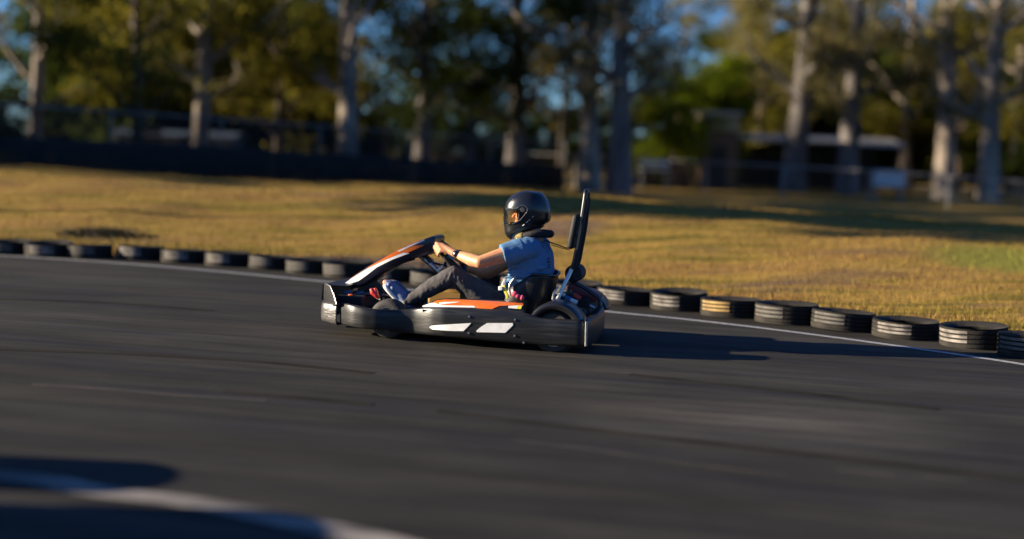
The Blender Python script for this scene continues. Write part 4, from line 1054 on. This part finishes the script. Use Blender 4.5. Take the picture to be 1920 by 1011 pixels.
# trees one can tell apart in the photograph
putpx('gum', 372, 50, .95, 1.0, 'pale slender gum tree behind the tall left fence, nearest the frame left', 'gum_tree')
putpx('gum2', 655, 48, 1.25, 2.0, 'gum tree with a pinkish sunlit trunk above the middle of the tall fence', 'gum_tree')
putpx('gum', 1108, 52, 1.0, 4.2, 'pale sunlit gum trunk just right of the roll hoop, left of the blue-grey trunk', 'gum_tree')
putpx('grey', 1162, 50, .95, .6, 'thick blue-grey trunk tree standing beside the pale gum right of the roll hoop', 'shade_tree')
putpx('grey', 1488, 64, 1.2, 2.6, 'big grey-trunked tree in front of the left half of the pavilion', 'shade_tree')
putpx('grey', 1592, 62, 1.05, 4.0, 'big grey-trunked tree in front of the right half of the pavilion', 'shade_tree')
putpx('gum', 1772, 58, 1.1, 5.3, 'broad pale trunk tree right of the white box', 'gum_tree')
putpx('gum', 1858, 56, 1.05, 3.3, 'forked pale tree nearest the right side of the photo', 'gum_tree')
putpx('green', 1255, 60, .80, 0.3, 'bright green bushy tree right of the blue-grey trunk', 'bushy_tree')
putpx('green', 1340, 66, .88, 2.2, 'second bright green bushy tree, behind the beige kiosk', 'bushy_tree')
putpx('dark', 1690, 79, 1.0, 1.2, 'very dark dense tree behind the white box', 'dense_tree')
putpx('dense', 790, 54, 1.0, 1.9, 'dark leafy tree with low sky gaps under its crown, left of the helmet', 'dense_tree')
putpx('dense', 965, 56, 1.05, 3.9, 'dark leafy tree directly above the helmet', 'dense_tree')
putpx('olive', 255, 46, 1.1, .7, 'olive green tree above the left part of the tall fence', 'bushy_tree')
putpx('olive', 520, 52, 1.0, 2.9, 'olive tree between the pale gum and the pink-trunked gum', 'bushy_tree')
putpx('sparse', 1052, 60, 1.0, 2.0, 'thin dry tree with sky behind it, just left of the roll hoop top', 'dry_tree')
putpx('gum2', 60, 50, .95, .2, 'slim olive tree at the far left above the fence', 'gum_tree')
# fill of the tree line
random.seed(11)
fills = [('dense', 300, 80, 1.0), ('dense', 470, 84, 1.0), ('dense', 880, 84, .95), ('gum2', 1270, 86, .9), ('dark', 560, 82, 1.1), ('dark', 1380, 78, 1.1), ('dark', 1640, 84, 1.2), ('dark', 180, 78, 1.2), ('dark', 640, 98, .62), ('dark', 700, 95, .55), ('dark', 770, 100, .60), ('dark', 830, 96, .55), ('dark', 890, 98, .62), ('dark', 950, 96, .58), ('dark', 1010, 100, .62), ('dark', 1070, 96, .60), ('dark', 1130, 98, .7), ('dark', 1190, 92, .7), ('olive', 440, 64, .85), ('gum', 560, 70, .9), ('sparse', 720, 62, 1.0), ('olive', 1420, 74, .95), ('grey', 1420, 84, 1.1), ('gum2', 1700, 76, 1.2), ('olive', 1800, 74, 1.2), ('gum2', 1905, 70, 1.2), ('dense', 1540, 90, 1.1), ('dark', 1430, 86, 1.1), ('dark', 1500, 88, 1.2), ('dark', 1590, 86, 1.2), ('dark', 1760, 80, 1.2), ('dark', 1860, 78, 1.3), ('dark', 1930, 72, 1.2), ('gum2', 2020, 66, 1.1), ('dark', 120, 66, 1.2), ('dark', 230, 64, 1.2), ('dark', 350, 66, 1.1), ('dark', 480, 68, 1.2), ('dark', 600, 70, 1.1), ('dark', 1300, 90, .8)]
kname = {'gum': ('gum_tree', 'pale-barked gum tree among the background tree line'), 'gum2': ('gum_tree', 'slim olive gum tree among the background tree line'), 'grey': ('shade_tree', 'grey-barked shade tree among the background tree line'),
         'dense': ('dense_tree', 'dense dark-leaved tree of the background tree line'), 'green': ('bushy_tree', 'green tree'), 'dark': ('dense_tree', 'low dark bushy tree filling the foot of the background tree line'),
         'sparse': ('dry_tree', 'sparse dry tree far behind the tall fence'), 'olive': ('bushy_tree', 'olive-leaved bushy tree of the background tree line')}
for k_, px, D, s_ in fills:
    nm, lb = kname[k_]; putpx(k_, px, D, s_*random.uniform(.92, 1.08), random.uniform(0, 6.28), lb, nm, 'trees filling the background tree line: '+k_.replace('gum2', 'slim gum'))
for k_, (kd, px, D, s_) in enumerate([('grey', 2080, 60, 1.0), ('gum', 2200, 56, 1.0), ('dense', 2320, 64, 1.05), ('olive', 2180, 74, 1.2), ('gum2', 2460, 58, 1.1), ('dark', 2100, 76, 1.2), ('dark', 2300, 78, 1.2), ('dense', 2650, 62, 1.1), ('grey', 2850, 58, 1.0), ('dark', 2500, 76, 1.3)]):
    nm, lb = kname[kd]; putpx(kd, px, D, s_, k_*1.7, lb, nm, 'trees filling the background tree line: '+kd.replace('gum2', 'slim gum'))
# tall trees left of the frame that shade the flat behind the bank
sh_lab = ['dark round shade tree left of the frame', 'dark shade tree farthest left of the frame']
for k_, (x, y, kd, s_) in enumerate([(-19, 29.5, 'shade', .85), (-24, 33.5, 'shade', .95), (-20.5, 38, 'shade', .8), (-27, 28, 'shade', 1.05), (-31, 38, 'shade', 1.0), (-26, 43, 'shade', .75), (-20, 44, 'shade', .62), (-33, 47, 'shade', .95)]):
    put(kd, x, y, s_, k_*1.3, 'shade tree standing left of the frame beyond the bank', 'shade_tree', 'shade trees left of the frame')
put('high', -17.5, 23.6, 1.0, .7, 'high-crowned tree left of the frame, second back among the shade trees', 'shade_tree')
put('high', -19.5, 18.4, .95, 2.2, 'high-crowned tree left of the frame whose crown shades the right end of the bank', 'shade_tree')
put('high', -27, 41, 1.25, 1.0, 'high-crowned tree left of the frame, farthest back among the shade trees', 'shade_tree')
put('dense', -22, 27.2, .9, 3.2, 'tall dense tree left of the frame, just behind the high-crowned one that shades the bank', 'shade_tree')

# ---- tall chain-link fence
M['galv'] = mat('galvanised_steel', (.22, .22, .21), .45, .7, var=.3)
M['wire'] = mat('fence_wire', (.07, .07, .07), .5, .5)
def seethrough(m, k):
    N = m.node_tree.nodes; L = m.node_tree.links; b = N['Principled BSDF']; t = N.new('ShaderNodeBsdfTransparent'); x = N.new('ShaderNodeMixShader'); x.inputs[0].default_value = k
    L.new(b.outputs[0], x.inputs[1]); L.new(t.outputs[0], x.inputs[2]); L.new(x.outputs[0], N['Material Output'].inputs[0])
M['cloth'] = mat('dark_shade_cloth', (.010, .012, .013), .95, bump=.3, bscale=20, col2=(.017, .018, .018), vscale=2); seethrough(M['cloth'], .10)
fence = empty('chain_link_fence', (0, 0, 0)); tag(fence, 'tall chain-link fence with dark shade cloth on its lower half, left behind the bank', 'fence')
fp = [(-420, 172, 31), (-210, 182, 33.5), (-10, 195, 36), (208, 209, 38.6), (415, 223, 41.6), (600, 236, 44.6), (768, 248, 47.6), (920, 258, 50.4), (1060, 266, 53)]
tops = [PD(a_, b_, d_) for a_, b_, d_ in fp]
MB().tube(tops, .026, 8).build('top_rail', M['galv'], fence, smooth=60)
for t_ in tops:
    g_ = hz(t_.x, t_.y); MB().tube([(t_.x, t_.y, g_-.1), (t_.x, t_.y, t_.z+.03)], .032, 8).build('post', M['galv'], fence, smooth=60)
def tp_at(s):
    k = min(len(tops)-2, int(s)); f = s-k; p_ = tops[k].lerp(tops[k+1], f); return p_
mb = MB(); ns = 560
for i in range(ns):
    s0 = i/ns*(len(tops)-1)
    for sg in (-1, 1):
        a_ = tp_at(s0); s1 = s0+sg*(1.9/3.3)
        if not 0 <= s1 <= len(tops)-1.001: continue
        b_ = tp_at(s1); zb = hz(b_.x, b_.y)+.05; a3 = Vector((a_.x, a_.y, a_.z)); b3 = Vector((b_.x, b_.y, zb)); w_ = .0045
        mb.add([a3+Vector((-w_, 0, 0)), a3+Vector((w_, 0, 0)), b3+Vector((w_, 0, 0)), b3+Vector((-w_, 0, 0)), a3+Vector((0, w_, 0)), b3+Vector((0, w_, 0))], [(0, 1, 2, 3), (0, 4, 5, 3), (1, 4, 5, 2)])
mb.build('wire_mesh', M['wire'], fence, weld=False)
mb = MB(); rows = []
for i in range(81):
    s0 = i/80*(len(tops)-1.001); p_ = tp_at(s0); g_ = hz(p_.x, p_.y); off_ = .02*math.sin(i*1.9)
    rows.append([Vector((p_.x, p_.y-.04+off_, g_+.02)), Vector((p_.x, p_.y-.05-off_, (g_+p_.z)*.5)), Vector((p_.x, p_.y-.04, g_+(p_.z-g_)*(.60-.14*max(0, s0-4)/4)+.02*math.sin(i*2.3)))])
mb.grid(rows).build('shade_cloth', M['cloth'], fence, smooth=60, solid=.01)
# ---- low rail fence on the right
rail = empty('rail_fence', (0, 0, 0)); tag(rail, 'low grey rail fence with thin wire running behind the bank on the right', 'fence')
rp = [(955, 287, 56), (1080, 291.5, 55), (1175, 295.5, 54), (1325, 304, 52), (1470, 312, 50), (1630, 321, 48), (1780, 331, 46), (1925, 340.5, 44), (2080, 350, 42)]
rt2 = [PD(a_, b_, d_) for a_, b_, d_ in rp]
M['railm'] = mat('pale_rail_paint', (.30, .28, .26), .5, .2, var=.3)
MB().tube(rt2, .03, 8).build('top_rail', M['railm'], rail, smooth=60)
for t_ in rt2:
    g_ = hz(t_.x, t_.y); MB().tube([(t_.x, t_.y, g_-.1), (t_.x, t_.y, t_.z)], .03, 8).build('post', M['railm'], rail, smooth=60)
mb = MB()
for f_ in (.25, .5, .75):
    mb.tube([Vector((t_.x, t_.y, hz(t_.x, t_.y)*(1-f_)+t_.z*f_)) for t_ in rt2], .008, 5)
mb.build('wire', M['wire'], rail, smooth=60)

# ---- pavilion
def rectpx(x0, x1, D): return PD(x0, 300, D).x, PD(x1, 300, D).x
M['roofm'] = mat('pale_roof_sheet', (.60, .55, .48), .5, .3, var=.2)
M['soffit'] = mat('dark_timber', (.03, .022, .018), .8, bump=.3)
M['bluefascia'] = mat('pale_blue_fascia', (.50, .55, .62), .45)
D_ = 70; x0, x1 = rectpx(1362, 1672, D_); zr = PD(1515, 263, D_).z; xc = (x0+x1)/2; wd_ = x1-x0
pav = empty('pavilion', (xc, D_, 0)); tag(pav, 'open park pavilion with thin pale roof and dark interior behind the two grey trunks', 'shelter')
tl = -.012
def pz(x): return zr-0*x
mb = MB(); rows = []
for i in range(60):
    x = -wd_/2+wd_*i/59; rows.append([Vector((x, -2.2, zr-.02+.02*math.sin(i*math.pi/2))), Vector((x, 0, zr+.22+.02*math.sin(i*math.pi/2))), Vector((x, 2.4, zr-.02+.02*math.sin(i*math.pi/2)))])
mb.grid(rows).build('roof', M['roofm'], pav, solid=.03)
MB().box((-wd_*.2, -2.24, zr-.10), (wd_*.6, .04, .14)).build('fascia', M['roofm'], pav, bevel=.005)
MB().box((wd_*.3, -2.24, zr-.14), (wd_*.4, .04, .14)).build('fascia', M['bluefascia'], pav, bevel=.005)
for x in (-wd_/2+.3, -wd_/6, wd_/6, wd_/2-.3):
    for y in (-2.0, 2.2): MB().box((x, y, (zr-.2)/2), (.12, .12, zr-.2)).build('post', M['soffit'], pav, bevel=.01)
MB().box((0, 2.3, 1.1), (wd_-.4, .08, 2.2)).build('back_wall', M['soffit'], pav)
MB().box((-wd_*.12, .4, .42), (2.2, .9, .06)).box((-wd_*.12, .4, .2), (1.6, .1, .4)).build('counter', M['soffit'], pav)
# ---- kiosk
M['beige'] = mat('beige_wall', (.40, .32, .16), .8, bump=.2, col2=(.32, .25, .12), vscale=3)
M['brownwall'] = mat('brown_board_wall', (.16, .09, .04), .8, bump=.3, col2=(.10, .06, .03), vscale=4, stretch=(6, 1, .5))
D_ = 62; x0, x1 = rectpx(1308, 1378, D_); zt = PD(1343, 214, D_).z; zm = PD(1343, 246, D_).z; xc = (x0+x1)/2; wd_ = x1-x0
kio = empty('kiosk', (xc, D_, 0)); tag(kio, 'narrow kiosk with beige upper wall left of the pavilion roof', 'kiosk')
MB().box((0, 0, zm/2), (wd_, 1.6, zm)).build('lower_wall', M['brownwall'], kio, bevel=.01)
MB().box((0, 0, (zm+zt)/2), (wd_+.02, 1.62, zt-zm)).build('upper_wall', M['beige'], kio, bevel=.01)
MB().box((0, 0, zt+.04), (wd_+.3, 1.9, .08)).build('roof', M['roofm'], kio, bevel=.01)
MB().box((-.05, -.82, 1.0), (.75, .05, 1.95)).build('door', M['soffit'], kio, bevel=.01)
# ---- white box
M['whitepaint'] = mat('white_paint', (.55, .56, .56), .5, var=.15, vscale=3)
D_ = 50; x0, x1 = rectpx(1640, 1696, D_); zt = PD(1668, 322, D_).z; zb = max(.12, PD(1668, 350, D_).z); xc = (x0+x1)/2; wd_ = x1-x0; g_ = hz(xc, D_)
wb = empty('utility_box', (xc, D_, g_)); tag(wb, 'white utility box on short legs standing on the grass right of the pavilion', 'box')
MB().box((0, 0, (zt+zb)/2-g_), (wd_, .5, zt-zb)).build('cabinet', M['whitepaint'], wb, bevel=.02)
MB().box((0, 0, zt-g_+.02), (wd_+.08, .58, .04)).build('lid', M['whitepaint'], wb, bevel=.01)
for sx_ in (-1, 1):
    for sy_ in (-1, 1): MB().box((sx_*(wd_/2-.06), sy_*.18, (zb-g_)/2), (.06, .06, zb-g_)).build('leg', M['galv'], wb)
# ---- red brick wall and white bench beyond the rail
M['brick'] = bpy.data.materials.new('red_brick'); M['brick'].use_nodes = True
N = M['brick'].node_tree.nodes; L = M['brick'].node_tree.links; bk_ = N.new('ShaderNodeTexBrick'); tc_ = N.new('ShaderNodeTexCoord'); mp_ = N.new('ShaderNodeMapping'); mp_.inputs['Rotation'].default_value = (R(90), 0, 0)
L.new(tc_.outputs['Object'], mp_.inputs[0]); L.new(mp_.outputs[0], bk_.inputs[0]); bk_.inputs['Color1'].default_value = (.24, .07, .04, 1); bk_.inputs['Color2'].default_value = (.17, .05, .035, 1); bk_.inputs['Mortar'].default_value = (.2, .17, .14, 1); bk_.inputs['Scale'].default_value = 4
L.new(bk_.outputs[0], N['Principled BSDF'].inputs['Base Color']); N['Principled BSDF'].inputs['Roughness'].default_value = .9
D_ = 63; x0, x1 = rectpx(1188, 1296, D_); zt = PD(1240, 291, D_).z
bw = empty('brick_wall', ((x0+x1)/2, D_, 0)); tag(bw, 'low red brick wall under the bright green tree', 'wall')
MB().box((0, 0, zt/2), (x1-x0, .25, zt)).build('wall', M['brick'], bw, bevel=.01); MB().box((0, 0, zt+.03), (x1-x0+.06, .32, .06)).build('coping', M['brownwall'], bw, bevel=.01)
D_ = 57.5; p_ = PD(1227, 318, D_)
bn = empty('bench', (p_.x, D_, 0)); tag(bn, 'small white bench in front of the red brick wall', 'bench')
MB().box((0, 0, p_.z), (1.25, .4, .07)).build('seat', M['whitepaint'], bn, bevel=.01); MB().box((0, .2, p_.z+.28), (1.25, .05, .16)).build('backrest', M['whitepaint'], bn, bevel=.01)
for sx_ in (-1, 1): MB().box((sx_*.5, 0, p_.z/2), (.06, .34, p_.z)).build('leg', M['galv'], bn)
# ---- pale blue shed seen through the fence
M['shedwall'] = mat('blue_grey_cladding', (.07, .10, .15), .6, bump=.3, bscale=8, stretch=(6, 1, .1))
D_ = 60; x0, x1 = rectpx(235, 445, D_); zt = PD(340, 255, D_).z
sd = empty('shed', ((x0+x1)/2, D_, 0)); tag(sd, 'low blue-grey shed seen through the left fence', 'shed')
wd_ = x1-x0; MB().box((0, 0, zt/2), (wd_, 3, zt)).build('wall', M['shedwall'], sd, bevel=.01)
MB().add([(-wd_/2-.2, -1.8, zt), (wd_/2+.2, -1.8, zt), (wd_/2+.2, 0, zt+.22), (-wd_/2-.2, 0, zt+.22), (wd_/2+.2, 1.8, zt), (-wd_/2-.2, 1.8, zt)], [(0, 1, 2, 3), (3, 2, 4, 5)]).build('roof', M['shedwall'], sd, solid=.05)
MB().box((-wd_*.2, -1.52, 1.0), (1.0, .06, 1.95)).build('door', M['soffit'], sd); MB().box((wd_*.2, -1.52, 1.3), (1.2, .06, .7)).build('window', M['navy'], sd)

# ---- unseen tyre stacks, added left of the frame to cast the near-corner shadows
def stack(x, y, n_, lab):
    for k_ in range(n_):
        t = copy_tree(protos['tyregrey']); t.location = (x+random.uniform(-.02, .02), y+random.uniform(-.02, .02), .003+k_*(HT+.001)); t.rotation_euler = (0, 0, random.uniform(0, 6)); t.scale = (1.1, 1.1, 1)
        tag(t, lab, 'tyre', 'tyres in the shadow-casting stacks added left of the frame')
stack(-3.45, 5.28, 3, 'tyre of the unseen three-high stack added to cast a shadow over the near edge line')
stack(-3.35, 4.58, 4, 'tyre of the unseen four-high stack added to cast a shadow over the near edge line')
